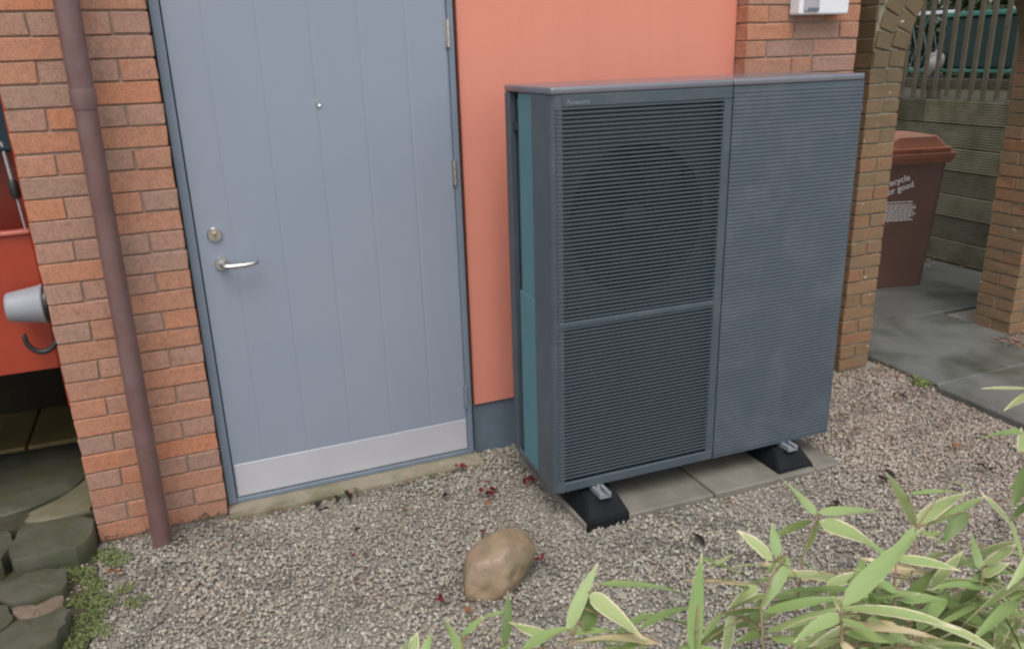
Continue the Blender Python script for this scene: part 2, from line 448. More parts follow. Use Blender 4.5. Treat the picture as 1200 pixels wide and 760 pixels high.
def brick_mesh(dx, dy, dz, seed):
    r = random.Random(seed)
    t = bmesh.new()
    bmesh.ops.create_cube(t, size=1)
    for v in t.verts:
        v.co = Vector((v.co.x * dx + r.uniform(-.003, .003), v.co.y * dy + r.uniform(-.0018, .0018), v.co.z * dz + r.uniform(-.0024, .0016)))
    bmesh.ops.bevel(t, geom=list(t.edges), offset=0.0028, segments=1, affect='EDGES')
    for v in t.verts:
        if r.random() < .10: v.co *= Vector((1 - .007 / dx, 1, 1 - .006 / dz)) if r.random() < .5 else Vector((1, 1 - .004 / dy, 1 - .006 / dz))
    me = bpy.data.meshes.new('brick'); t.to_mesh(me); t.free()
    return me
BR = {}
def brick(parent, mat, x0, x1, y0, y1, zc, dz=0.069, rot=None, jit=0.0018):
    dx, dy = round(x1 - x0, 4), round(y1 - y0, 4)
    key = (dx, dy, dz, mat.name, rng.randrange(7))
    if key not in BR:
        BR[key] = brick_mesh(dx, dy, dz, hash(key[:3]) % 9999 + key[4])
        BR[key].materials.append(mat)
    o = bpy.data.objects.new('brick', BR[key])
    COL.objects.link(o)
    o.parent = parent
    o.location = ((x0 + x1) / 2, (y0 + y1) / 2 + rng.uniform(-jit, jit), zc)
    if rot: o.rotation_euler = (0, rot, 0)
    else: o.rotation_euler = (rng.uniform(-.006, .006), rng.uniform(-.006, .006), rng.uniform(-.004, .004))
    return o

JT = 0.007
pl = MB().box(PIER_L[0] + 0.006, PIER_L[1] - 0.006, 0.007, 0.34, -0.15, TOP - 0.01).build('brick_pier', M['mortar'], house)
W = PIER_L[1] - PIER_L[0]
for k in range(int(TOP / COURSE)):
    zc = k * COURSE + 0.0375
    x0 = PIER_L[0]
    if k % 2 == 0:
        n = 2
    else:
        n = 4
    if k % 2 == 0:
        w = (W - JT) / 2; xs = [(x0, x0 + w), (x0 + w + JT, x0 + W)]
    else:
        w = (W - 3 * JT) / 4; xs = [(x0 + i * (w + JT), x0 + i * (w + JT) + w) for i in range(4)]
    for a, c in xs:
        brick(pl, M['brick'] if rng.random() < (.72 if k % 2 == 0 else .25) else M['brick_brown'], a, c, 0.0, 0.1025, zc)
    if k % 2 == 0:
        brick(pl, M['brick'], x0, x0 + 0.105, 0.1125, 0.338, zc)
    else:
        brick(pl, M['brick'], x0, x0 + 0.105, 0.1125, 0.2175, zc); brick(pl, M['brick'], x0, x0 + 0.105, 0.2275, 0.338, zc)
pr = MB().box(PIER_R[0] + 0.006, PIER_R[1] - 0.006, 0.007, 0.33, -0.15, TOP - 0.01).build('brick_pier', M['mortar'], house)
x0 = PIER_R[0]
WR = PIER_R[1] - PIER_R[0]
for k in range(int(TOP / COURSE)):
    zc = k * COURSE + 0.0375
    h = 0.1105; s_ = (WR - h - 2 * JT) / 2
    ph = k % 4
    if ph == 0: ws = [s_, s_, h]
    elif ph == 1: ws = [h, h, (WR - 2 * h - 3 * JT) * 0.5, (WR - 2 * h - 3 * JT) * 0.5]
    elif ph == 2: ws = [s_, h, s_]
    else: ws = [h, s_, s_]
    x = x0
    for w in ws:
        brick(pr, M['brick'] if rng.random() < .5 else M['brick_brown'], x, x + w, 0.0, 0.1025, zc); x += w + JT
    # right return
    if k % 2 == 0: brick(pr, M['brick'], PIER_R[1] - 0.105, PIER_R[1], 0.1125, 0.33, zc)
    else:
        brick(pr, M['brick'], PIER_R[1] - 0.105, PIER_R[1], 0.1125, 0.2175, zc); brick(pr, M['brick'], PIER_R[1] - 0.105, PIER_R[1], 0.2275, 0.33, zc)

# body of the building behind the front, wall over the door, roof
MB().box(-0.44, 3.10, 0.36, 4.0, -0.1, TOP - 0.02).build('wall', M['wallr'], house)
MB().box(0.004, 1.118, 0.03, 0.34, 2.17, TOP - 0.012).build('wall', M['coral'], house)
MB().box(-2.6, 3.16, -0.03, 4.1, TOP, TOP + 0.12, 0.01).build('roof', M['roof'], house)
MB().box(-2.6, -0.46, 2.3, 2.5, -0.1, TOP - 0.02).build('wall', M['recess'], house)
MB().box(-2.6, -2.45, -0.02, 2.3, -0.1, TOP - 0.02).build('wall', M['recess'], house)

# coral panel and plinth
MB().box(1.125, 2.474, 0.078, 0.2, 0.238, TOP - 0.012, 0.004).build('render_panel', M['coral'], house)
MB().box(1.120, 2.474, 0.092, 0.2, -0.1, 0.234, 0.003).build('plinth', M['plinth'], house)
MB().box(1.1025, 1.1195, 0.112, 0.2, 0.001, TOP - 0.015).build('shadow_gap', M['dark'], house)

# door frame, threshold
fr = MB()
fr.box(0.005, 0.040, 0.05, 0.16, 0.012, 2.165, 0.003)
fr.box(1.0775, 1.102, 0.05, 0.16, 0.012, 2.165, 0.003)
fr.box(0.0405, 1.077, 0.052, 0.16, 2.10, 2.16, 0.003)
fr.box(0.0405, 1.077, 0.056, 0.16, 0.010, 0.030, 0.002)
frame = fr.build('door_frame', M['frame'], house)
th = MB()
th.box(0.002, 1.118, -0.045, 0.2, -0.12, 0.009, 0.006, 2)
th.build('threshold', M['threshold'], house)
MB().box(0.041, 1.079, 0.13, 0.155, 0.03, 2.1).build('backing', M['dark'], house)

# door leaf: tongued boards with V joints
door = MB().box(0.0445, 1.0755, 0.078, 0.118, 0.034, 2.095).build('door', M['door'], house)
edges = [0.0445, 0.173, 0.356, 0.545, 0.727, 0.910, 1.0755]
for a, c in zip(edges[:-1], edges[1:]):
    b_ = MB(); v = 0.009
    b_.prism([(a + .0001, 0.078), (a + .0001, 0.0632), (a + v, 0.062), (c - v, 0.062), (c - .0001, 0.0632), (c - .0001, 0.078)], 'z', 0.0345, 2.0945)
    b_.build('board', M['door'], door)
kp = MB().box(0.050, 1.072, 0.0595, 0.0617, 0.040, 0.186, 0.0008)
kpo = kp.build('kick_plate', M['kick'], door)
# lever handle
hb = MB()
hx, hz = 0.118, 1.043
hb.lathe([(0.0265, 0), (0.0265, 0.008), (0.024, 0.011), (0.012, 0.0115), (0.011, 0.03)], (hx, 0.0617, hz), (0, -1, 0), 28)
hb.tube([(hx, 0.03, hz), (hx + .003, 0.014, hz - .001), (hx + .012, 0.004, hz - .002), (hx + .03, 0.0, hz - .003), (hx + .075, -0.001, hz - .003), (hx + .108, 0.0, hz - .001), (hx + .122, 0.006, hz + .002), (hx + .130, 0.018, hz + .003)],
        [.010, .0102, .0102, .010, .0095, .009, .0088, .008], 14)
hb.build('handle', M['steel'], door, 40)
lk = MB()
lx, lz = 0.108, 1.158
lk.lathe([(0.0275, 0), (0.0275, 0.007), (0.024, 0.011), (0.0185, 0.011), (0.0175, 0.006)], (lx, 0.0617, lz), (0, -1, 0), 28)
lk.build('lock', M['steel'], door, 40)
lc = MB()
lc.lathe([(0.0085, 0), (0.0085, 0.013), (0.007, 0.014)], (lx, 0.056, lz + .005), (0, -1, 0), 16)
lc.box(lx - .0045, lx + .0045, 0.0425, 0.056, lz - .013, lz + .002, .001)
lc.build('lock_cylinder', M['brass'], door, 40)
sp = MB()
sp.lathe([(0.0105, 0), (0.0105, 0.004), (0.0085, 0.007), (0.005, 0.005), (0.002, 0.006)], (0.548, 0.0617, 1.617), (0, -1, 0), 20)
sp.build('spyhole', M['steel'], door, 40)
for z in (1.86, 1.315, 0.30):
    hg = MB()
    for i in range(3):
        hg.lathe([(.0068, 0), (.0068, .033)], (1.0775, 0.048, z - .052 + i * .035), (0, 0, 1), 12)
    hg.box(1.066, 1.0765, 0.0565, 0.061, z - .052, z + .05)
    hg.build('hinge', M['steel'] if z > .5 else M['frame'], door, 40)

# ------------------------------------------------------------------ downpipe
dp = thing('downpipe', 'brown plastic downpipe running down the brick pier left of the door', 'downpipe', (-0.246, -0.1, 0))
def dpoint(z):  # slight lean as it stands
    return Vector((-0.256 + 0.0125 * z, -0.098 + 0.001 * z, z))
dpo = dp.location.copy()
lo = [dpoint(z) for z in np.linspace(-0.06, 1.70, 12)]
MB().tube(lo, 0.036, 20).build('lower_pipe', M['pipe'], dp, 45, dpo)
MB().tube([dpoint(1.645), dpoint(1.66), dpoint(1.70), dpoint(1.708)], [.0385, .041, .041, .0395], 20).build('socket', M['pipe'], dp, 45, dpo)
MB().tube([dpoint(z) for z in (1.700, 2.0, 2.4, TOP + .02)], 0.0385, 20).build('upper_pipe', M['pipe'], dp, 45, dpo)
for z in (2.3,):
    c = dpoint(z)
    MB().box(c.x - .047, c.x + .047, -0.14, 0.0, z - .015, z + .015, .005).build('bracket', M['pipe'], dp, None, dpo)

# ------------------------------------------------------------------ meter box
mb = thing('meter_box', 'small white box fixed to the brick above the heat pump', 'meter box', (2.84, 0, 1.91))
mo = mb.location.copy()
MB().box(2.70, 2.985, -0.070, 0.0, 1.905, 2.25, .008, 2).build('casing', M['whitep'], mb, None, mo)
MB().box(2.722, 2.805, -0.082, -0.0705, 1.918, 2.24, .004).build('cover', M['greyp'], mb, None, mo)
MB().box(2.735, 2.80, -0.0835, -0.0825, 1.921, 1.934, .0005).build('label_strip', M['plinth'], mb, None, mo)

# ------------------------------------------------------------------ heat pump
X0, X1, YF, YB, Z0, Z1 = 1.209, 2.548, -0.619, -0.183, 0.12, 1.667
XS = 1.940
hp = thing('heat_pump', 'large slate blue heat pump with louvred front standing beside the door', 'heat pump', (1.886, -0.41, 0.12))
ho = hp.location.copy()
HYAW = rad(-1.22)        # the cabinet stands very slightly off square to the wall
p0 = Vector((X0, YF, Z0))
hp.rotation_euler = (0, 0, HYAW)
hp.location = p0 - Matrix.Rotation(HYAW, 3, 'Z') @ (p0 - ho)
def hpb(mbuf, name, mat, smooth=None, parent=hp): return mbuf.build(name, mat, parent, smooth, ho if parent is hp else ho)
# base pan and structural shell
sh = MB()
sh.box(X0 + .012, X1 - .004, YF + .05, YB, Z0 + .002, Z0 + .02)
hpb(sh, 'base_pan', M['casing'])
hpb(MB().box(X0 + .0305, X1 - .003, YB - .012, YB - .002, Z0 + .021, Z1 - .027), 'back_panel', M['casing'])
hpb(MB().box(X1 - .012, X1, YF + .012, YB - .013, Z0 + .021, Z1 - .027, .003), 'side_panel', M['casing'])
# top cover with folded lip
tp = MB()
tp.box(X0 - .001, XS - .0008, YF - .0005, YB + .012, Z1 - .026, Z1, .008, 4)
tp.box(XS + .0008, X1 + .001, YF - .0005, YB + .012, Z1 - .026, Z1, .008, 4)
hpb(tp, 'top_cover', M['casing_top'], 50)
# rounded left corner band
cb = MB()
R_ = 0.035
arc = [(X0 + R_ - R_ * math.cos(a), YF + R_ - R_ * math.sin(a)) for a in np.linspace(0, math.pi / 2, 8)]
outer = [(X0, -0.442)] + arc + [(X0 + R_ + .006, YF)]
inner = [(x + .012 if y > YF + .02 else x, y + (.012 if y < YF + .03 else 0)) for x, y in outer[::-1]]
cb.prism(outer + [(X0 + R_ + .006, YF + .014), (X0 + .014, YF + R_ + .01), (X0 + .014, -0.442)], 'z', Z0 + .0, Z1 - .0265)
hpb(cb, 'corner_band', M['casing'], 35)
# front frame of the louvred half
ff = MB()
GX0, GX1 = X0 + R_ + .0065, 1.902
GZT, GZM1, GZM0, GZB = 1.600, 0.830, 0.808, 0.160
ff.box(GX0, XS - .002, YF, YF + .018, GZT, Z1 - .0265, .002)
ff.box(GX0, XS - .002, YF, YF + .018, Z0, GZB, .003)
ff.box(GX1, XS - .002, YF + .0005, YF + .018, GZB + .0005, GZT - .0005, .002)
hpb(ff, 'front_frame', M['casing'])
hpb(MB().box(GX0 - .022, GX1 - .0005, YF - .002, YF + .018, GZM0, GZM1, .003), 'mid_rail', M['casing'])
# louvres, one blade each
PITCH_L = 0.0148
lv = MB()
lx0, lx1 = GX0 - .026, GX1 - .0005
lv.prism([(-.0025, .0042), (-.0005, .0055), (.009, -.001), (.009, -.003), (-.0005, -.0022), (-.0025, -.0015)], 'x', lx0 - ho.x, lx1 - ho.x)
lmesh = lv.mesh('louvre'); lmesh.materials.append(M['louvre'])
zs = []
z = GZT - .007
while z > GZM1 + .003: zs.append(z); z -= PITCH_L
z = GZM0 - .007
while z > GZB + .008: zs.append(z); z -= PITCH_L
for z in zs:
    o = bpy.data.objects.new('louvre', lmesh); COL.objects.link(o); o.parent = hp
    o.location = (0, YF + .0015 - ho.y, z - ho.z)
hpb(MB().box(X0 + .03, XS - .02, -.580, -.574, GZM0 - .012, GZM1 + .03), 'inner_panel', M['shroud'])
# interior: shrouds with round fan openings and fans
def shroud(zc, za, zb, r):
    t = bmesh.new(); n = 40
    x0s, x1s = X0 + .03, XS - .02; xc = 1.585
    ring = []; outr = []
    for i in range(n):
        a = 2 * math.pi * i / n
        dx, dz = math.cos(a), math.sin(a)
        ring.append(t.verts.new((xc + dx * r, -0.560, zc + dz * r)))
        kx = ((x1s - xc) if dx > 0 else (xc - x0s)) / max(abs(dx), 1e-6); kz = ((zb - zc) if dz > 0 else (zc - za)) / max(abs(dz), 1e-6)
        kk = min(kx, kz)
        outr.append(t.verts.new((xc + dx * kk, -0.560, zc + dz * kk)))
    back = [t.verts.new((v.co.x, -0.49, v.co.z)) for v in ring]
    for i in range(n):
        j = (i + 1) % n
        t.faces.new((ring[i], ring[j], outr[j], outr[i])); t.faces.new((ring[i], back[i], back[j], ring[j]))
    bmesh.ops.recalc_face_normals(t, faces=t.faces)
    bmesh.ops.solidify(t, geom=list(t.faces), thickness=0.003)
    return MB().merge(t)
for zc, za, zb in ((1.175, GZM0 + .01, GZT + .01), (0.48, Z0 + .03, GZM0 + .008)):
    if zc < .6:
        hpb(MB().box(X0 + .03, XS - .02, -.562, -.557, za, zb), 'inner_panel', M['shroud']); continue
    sr = hpb(shroud(zc, za, zb, 0.285), 'fan_shroud', M['shroud'])
    fan = hpb(MB().lathe([(.055, 0), (.055, .05), (.03, .065)], (1.585, -0.49, zc), (0, -1, 0), 20), 'fan', M['interior'], 40)
    for k in range(4):
        a0 = k * math.pi / 2 + 0.5
        t = bmesh.new(); rows = []
        for i, rr in enumerate((.05, .13, .21, .272)):
            sweep = .25 * i; half = .22 + .09 * i
            rows.append([t.verts.new((1.585 + rr * math.cos(a0 + sweep + s * half), -0.505 + s * .035, zc + rr * math.sin(a0 + sweep + s * half))) for s in (-1, -.4, .4, 1)])
        for i in range(3):
            for j in range(3): t.faces.new((rows[i][j], rows[i][j + 1], rows[i + 1][j + 1], rows[i + 1][j]))
        bmesh.ops.solidify(t, geom=list(t.faces), thickness=0.004)
        hpb(MB().merge(t), 'blade', M['interior'], None, fan)
hpb(MB().box(X0 + .03, XS - .01, -0.40, -0.395, Z0 + .03, Z1 - .03), 'coil', M['interior'])
hpb(MB().box(XS - .009, XS - .003, YF + .02, YB - .02, Z0 + .021, Z1 - .027), 'divider', M['interior'])
# right half: closed ribbed panel
t = bmesh.new()
px0, px1 = XS + .002, X1
z = Z0 + .012; prof = [(YF + .001, Z0), (YF + .001, Z0 + .011)]
while z < Z1 - .045:
    prof += [(YF + .0013, z + .0012), (YF - .0002, z + .0042), (YF - .0002, z + PITCH_L - .0044), (YF + .0009, z + PITCH_L - .0012)]
    z += PITCH_L
prof += [(YF + .001, z + .004), (YF + .001, Z1 - .0265)]
n_ = len(prof)
full = prof + [(YF + .018, Z1 - .0265), (YF + .018, Z0)]
hpb(MB().prism(full, 'x', px0, px1 - .0), 'ribbed_panel', M['casing'])
# left side: coil guard in two sheets, dark slot, rear post
hpb(MB().box(X0 + .010, X0 + .016, -0.443, -0.290, 0.868, Z1 - .0275, .002), 'coil_guard', M['coil'])
hpb(MB().box(X0 + .004, X0 + .010, -0.443, -0.278, Z0 + .003, 0.874, .002), 'coil_guard', M['coil'])
hpb(MB().box(X0 + .056, X0 + .062, -0.442, YB - .013, Z0 + .021, Z1 - .0275), 'coil', M['interior'])
hpb(MB().box(X0 + .03, X0 + .05, -0.262, -0.225, Z0 + .1, Z1 - .05), 'inner_post', M['casing'])
hpb(MB().box(X0, X0 + .03, -0.222, YB + .008, Z0 + .0, Z1 - .0268, .003), 'rear_post', M['casing'])
hpb(MB().box(X0 + .0, X0 + .03, -0.4415, -0.2225, Z0 - .0005, Z0 + .02, .003), 'sill', M['casing'])
hpb(MB().box(X0 + .012, X0 + .055, -0.28, -0.225, 1.50, 1.53), 'clip', M['interior'])
# maker's lettering on the top rail
def text_mesh(body, size, extrude=0.0006, spacing=1.0, align='LEFT'):
    cu_ = bpy.data.curves.new('text', 'FONT'); cu_.body = body; cu_.size = size; cu_.extrude = extrude
    cu_.space_character = spacing; cu_.align_x = align; cu_.resolution_u = 3
    o = bpy.data.objects.new('text', cu_); COL.objects.link(o)
    dg = bpy.context.evaluated_depsgraph_get()
    me = bpy.data.meshes.new_from_object(o.evaluated_get(dg))
    bpy.data.objects.remove(o); bpy.data.curves.remove(cu_)
    return me
tm = text_mesh('Panasonic', 0.021, 0.0004, 1.05)
tm.materials.clear()
tl = link('lettering', tm, hp, M['letter'])
tl.rotation_euler = (math.pi / 2, 0, 0)
tl.location = (1.268 - ho.x, YF - .0007 - ho.y, 1.609 - ho.z)

# feet and slabs below
def foot(xc, label):
    f = thing('support_foot', label, 'support foot', (xc, -0.41, 0.0), 'rubber feet under the heat pump')
    w0, w1 = .098, .066
    m_ = MB()
    t = bmesh.new()
    ya, yb = -0.725, -0.09
    lo_ = [(-w0, ya), (w0, ya), (w0, yb), (-w0, yb)]
    md_ = [(-w0 + .004, ya + .004), (w0 - .004, ya + .004), (w0 - .004, yb - .004), (-w0 + .004, yb - .004)]
    hi_ = [(-w1, ya + .080), (w1, ya + .080), (w1, yb - .095), (-w1, yb - .095)]
    lv_ = [[t.verts.new((xc + x, y, z)) for x, y in ring] for ring, z in ((lo_, -.02), (md_, .026), (hi_, .098))]
    t.faces.new(lv_[0][::-1]); t.faces.new(lv_[2])
    for i in range(2):
        for k in range(4): t.faces.new((lv_[i][k], lv_[i][(k + 1) % 4], lv_[i + 1][(k + 1) % 4], lv_[i + 1][k]))
    bmesh.ops.bevel(t, geom=list(t.edges), offset=.005, segments=2, affect='EDGES')
    m_.merge(t)
    m_.build('rubber_block', M['rubber'], f, None, f.location)
    c_ = MB()
    for s in (-1, 1):
        c_.box(xc + s * .021 - .004, xc + s * .021 + .004, ya + .034, yb - .10, .096, .1185, .0015)
        c_.box(xc + s * .014 - .0045, xc + s * .014 + .0045, ya + .034, yb - .10, .1155, .1187, .0008)
    c_.box(xc - .017, xc + .017, ya + .035, yb - .10, .096, .1005)
    c_.build('mounting_channel', M['galv'], f, None, f.location)
    bt = MB()
    bt.lathe([(.012, 0), (.012, .008), (.006, .0085), (.006, .022)], (xc, ya + .098, .1005), (0, 0, 1), 6)
    bt.build('bolt', M['galv'], f, None, f.location)
foot(1.394, 'black rubber support foot under the louvred end of the heat pump')
foot(2.322, 'black rubber support foot under the plain ribbed end of the heat pump')

def slab(name, pts, z0, z1, mat, label, cat, group=None, bev=.006):
    c = Vector((sum(p[0] for p in pts) / len(pts), sum(p[1] for p in pts) / len(pts), z0))
    o = MB().prism(pts, 'z', z0, z1, bev).build(name, mat, None, None, c)
    o.location = c
    return tag(o, label, cat, group)
slab('paving_slab', [(1.292, -.712), (1.884, -.735), (1.880, -.085), (1.268, -.085)], -.05, .016, M['slab'], 'concrete slab under the louvred half of the heat pump', 'paving slab', 'slabs under the heat pump')
slab('paving_slab', [(1.892, -.735), (2.405, -.75), (2.405, -.085), (1.888, -.085)], -.05, .018, M['slab'], 'middle concrete slab between the two rubber feet of the heat pump', 'paving slab', 'slabs under the heat pump')
slab('paving_slab', [(2.413, -.745), (2.555, -.742), (2.560, -.085), (2.413, -.085)], -.05, .014, M['slab'], 'narrow concrete slab sticking out past the ribbed end of the heat pump', 'paving slab', 'slabs under the heat pump')

# ------------------------------------------------------------------ garden arch
arch = thing('garden_arch', 'old mossy brick garden wall with an arched gateway', 'archway', (4.12, 0.1, 0))
ao = arch.location.copy()
AX0, AX1, AY0, AY1 = 3.545, 4.700, 0.095, 0.345
LX0, RX1 = 3.328, 5.360
SPR, RIN = 1.65, (AX1 - AX0) / 2
AXC = (AX0 + AX1) / 2
ATOP = 2.7
arcp = [(AXC + (RIN + .008) * math.cos(a), SPR + (RIN + .008) * math.sin(a)) for a in np.linspace(math.pi, 0, 25)]
outl = [(LX0 + .006, -.1), (AX0 - .007, -.1)] + arcp + [(AX1 + .007, -.1), (RX1, -.1), (RX1, ATOP), (LX0 + .006, ATOP)]
core = MB().prism(outl, 'y', AY0 + .008, AY1 - .008)
core.build('wall', M['old_mortar'], arch, None, ao)
def ab(x0, x1, y0, y1, zc, dz=.066, rot=None):
    o = brick(arch, M['old_brick'], x0, x1, y0, y1, zc, dz, rot, 0.0028)
    o.location = Vector(o.location) - ao
    return o
ROUT = RIN + .215 + .012
for k in range(int(ATOP / COURSE)):
    zc = k * COURSE + .0375
    zz = abs(zc - SPR)
    if zc < SPR:
        if k % 2 == 0:      # left jamb
            ab(LX0, AX0, AY0, AY0 + .12, zc); ab(LX0, AX0, AY1 - .12, AY1, zc)
        else:
            ab(LX0, LX0 + .1025, AY0, AY1, zc); ab(LX0 + .1125, AX0, AY0, AY1, zc)
        x = AX1             # right jamb and wall front
        if k % 2 == 0: ws = [.215, .215, .215]
        else: ws = [.1025, .215, .215, .1025]
        for i, w in enumerate(ws):
            if i == 0 and k % 2 == 1: ab(x, x + w, AY0, AY1, zc)
            elif i == 0:
                ab(x, x + w, AY0, AY0 + .12, zc); ab(x, x + w, AY1 - .12, AY1, zc)
            else: ab(x, x + w, AY0, AY0 + .1025, zc)
            x += w + JT
    else:
        x = LX0 - (.0 if k % 2 == 0 else .1125)
        while x < 5.3:
            a, c = max(x, LX0), min(x + .215, 5.365)
            if all((xx - AXC) ** 2 + (z_ - SPR) ** 2 > ROUT ** 2 for xx in (a, c) for z_ in (zc - .033,)) and not (a < AXC < c and zc - .033 - SPR < ROUT):
                ab(a, c, AY0 + .003, AY0 + .1025, zc)
            x += .225
MB().box(3.102, 3.36, .262, .335, -.1, ATOP - .05).build('wall', M['old_mortar'], arch, None, ao)  # unseen link wall, added to block light from behind the pier
for k in range(int(SPR / COURSE + .5), int(ATOP / COURSE)):
    zc = k * COURSE + .0375
    zb = max(zc - .035 - SPR, 0)
    xr = AXC - math.sqrt(max(ROUT ** 2 - zb ** 2, .2)) - .004
    if zb < .45:
        ab(LX0, max(xr, LX0 + .008), AY0, AY0 + .12, zc); ab(LX0, max(xr, LX0 + .008), AY0 + .13, AY1, zc)
# two rings of voussoirs
for ring, r0 in ((0, RIN), (1, RIN + .1125)):
    n = 22 if ring == 0 else 26
    for i in range(n):
        a = math.pi - (i + .5) * math.pi / n
        rm = r0 + .051
        wdt = math.pi * (r0 + .03) / n - .006
        x, z = AXC + rm * math.cos(a), SPR + rm * math.sin(a)
        o = ab(x - .0512, x + .0512, AY0 - .002, AY1, z, round(wdt, 4), -a)

# ------------------------------------------------------------------ path through the arch
path = structure(thing('path', 'wet grey slab path through the brick archway', 'path', (4, 0, 0)))
path['kind'] = 'structure'
for k in ('label', 'category'): del path[k]
po = path.location.copy()
def pslab(pts, z1=.018):
    MB().prism(pts, 'z', -.08, z1, .008).build('paving_slab', M['path'], path, None, po)
pslab([(3.615, -.312), (4.72, -.30), (4.72, -1.30), (3.600, -1.33)], .021)
pslab([(3.645, .60), (4.69, .60), (4.70, -.288), (3.655, -.300)], .015)
pslab([(3.56, 1.6), (5.84, 1.6), (5.84, .612), (3.56, .612)], .010)
pslab([(3.56, 2.6), (5.84, 2.6), (5.84, 1.612), (3.56, 1.612)], .008)
pslab([(3.60, -1.342), (4.73, -1.312), (4.73, -2.3), (3.57, -2.33)], .018)

# ------------------------------------------------------------------ wheelie bin
BYAW = rad(-13)
wb = thing('wheelie_bin', 'brown wheelie bin with white lettering behind the brick arch', 'wheelie bin', (4.92, 1.16, 0.012), None, BYAW)
def taper(w0, w1, d0, d1, z0, z1, r, y0=0.0):
    """rounded rectangle frustum, front face at y=0 (top) leaning"""
    t = bmesh.new(); rings = []
    for w, d, z, yo in ((w0, d0, z0, .03), (w1, d1, z1, 0)):
        ring = []
        for cx, cy, a0 in ((w / 2 - r, d - r, 0), (-w / 2 + r, d - r, 90), (-w / 2 + r, r, 180), (w / 2 - r, r, 270)):
            for k in range(5):
                a = rad(a0 + k * 22.5)
                ring.append(t.verts.new((cx + r * math.cos(a), yo + cy + r * math.sin(a) + y0, z)))
        rings.append(ring)
    n = len(rings[0])
    t.faces.new(rings[0][::-1]); t.faces.new(rings[1])
    for k in range(n): t.faces.new((rings[0][k], rings[0][(k + 1) % n], rings[1][(k + 1) % n], rings[1][k]))
    bmesh.ops.recalc_face_normals(t, faces=t.faces)
    return t
MB().merge(taper(.44, .54, .46, .60, .0, .93, .05)).build('body', M['bin'], wb, 40)
rm = MB().merge(taper(.60, .61, .66, .67, .925, .955, .045, -.035)).merge(taper(.635, .635, .70, .70, .956, 1.0, .05, -.05))
rm.build('rim', M['bin_lid'], wb, 30)
ld = MB()
t = taper(.60, .57, .70, .66, 1.0, 1.035, .05, -.03)
ld.merge(t)
ld.merge(taper(.575, .36, .62, .45, 1.0352, 1.115, .06, .0))
ld.build('lid', M['bin_lid'], wb, 35)
hb = MB(); hb.tube([(-.25, .70, 1.0), (-.25, .76, 1.03), (.25, .76, 1.03), (.25, .70, 1.0)], .014, 10); hb.build('handle', M['bin_lid'], wb, 40)
MB().box(-.03, .03, -.022, -.016, 1.004, 1.02, .002).build('latch', M['bin'], wb)
for s in (-1, 1):
    MB().lathe([(.095, 0), (.1, .008), (.1, .04), (.095, .048)], (s * .245 - .024, .58, .1), (1, 0, 0), 20).build('wheel', M['rubber'], wb, 40)
for body, x, z, sz, rz in (('recycle', -.205, .765, .066, 15), ('for good', -.20, .705, .064, 15)):
    tm = text_mesh(body, sz, .001)
    tm.materials.clear()
    o = link('lettering', tm, wb, M['print'])
    # front face leans: y = .03*(1 - z/.93)
    o.rotation_euler = Euler((math.pi / 2 - .032, rad(-rz), 0), 'XYZ')
    o.location = (x, .03 * (1 - z / .93) - .0045, z)
pb = MB(); r2 = random.Random(3)
zz = .650
for i in range(10):
    x = -.19
    xe = .045 + r2.uniform(-.03, .02)
    while x < xe:
        w = r2.uniform(.014, .036)
        y = .03 * (1 - zz / .93) - .0018
        pb.box(x, min(x + w, xe), y, y + .0012, zz, zz + .0065)
        x += w + .007
    zz -= .0145 if i else .02
pb.build('print_block', M['print'], wb)

# ------------------------------------------------------------------ boundary fence (retaining boards + railings)
fence = thing('boundary_fence', 'mossy ribbed timber fence with upright slats along the passage', 'fence', (5.9, 1.6, 0))
fo = fence.location.copy()
FX = 5.90
bm_ = MB()
prof = []
bh = .181
ribs = 9
prof = [(0.0, 0.0)]
for i in range(ribs):
    za = i * bh / ribs; zb = (i + 1) * bh / ribs
    prof += [(-.004, za + .004), (-.004, zb - .008), (.004, zb - .006), (.004, zb - .001)]
prof += [(.0, bh), (.028, bh), (.028, 0)]
for k in range(7):
    z0 = 1.318 - (k + 1) * .1875
    m_ = MB()
    for y0, y1 in ((0.36, 2.0), (2.004, 4.0)):
        t = bmesh.new()
        va = [t.verts.new((FX + p[0] + (.006 if k % 2 else 0), y0, z0 + p[1])) for p in prof]
        vb = [t.verts.new((FX + p[0] + (.006 if k % 2 else 0), y1, z0 + p[1])) for p in prof]
        t.faces.new(va); t.faces.new(vb[::-1])
        for i in range(len(prof)):
            j = (i + 1) % len(prof)
            t.faces.new((va[i], vb[i], vb[j], va[j]))
        bmesh.ops.recalc_face_normals(t, faces=t.faces)
        MB().merge(t).build('board', M['board'], fence, None, fo)
for y in (0.5, 2.002, 3.9):
    MB().box(FX + .036, FX + .12, y - .04, y + .04, -.1, 1.40, .004).build('post', M['slat'], fence, None, fo)
MB().box(FX + .030, FX + .075, 0.36, 4.0, 1.40, 1.475, .004).build('rail', M['slat'], fence, None, fo)
MB().box(FX + .030, FX + .075, 0.36, 4.0, 2.30, 2.37, .004).build('rail', M['slat'], fence, None, fo)
sm = MB().box(-.010, .010, -.020, .020, -.55, .55, .003).mesh('slat'); sm.materials.append(M['slat'])
y = 0.48
while y < 4.0:
    o = bpy.data.objects.new('slat', sm); COL.objects.link(o); o.parent = fence
    o.location = (FX + .014 - fo.x + rng.uniform(-.003, .003), y - fo.y + rng.uniform(-.006, .006), 1.878 + rng.uniform(-.01, .01))
    o.rotation_euler = (rng.uniform(-.006, .006), 0, rng.uniform(-.05, .05))
    y += .112

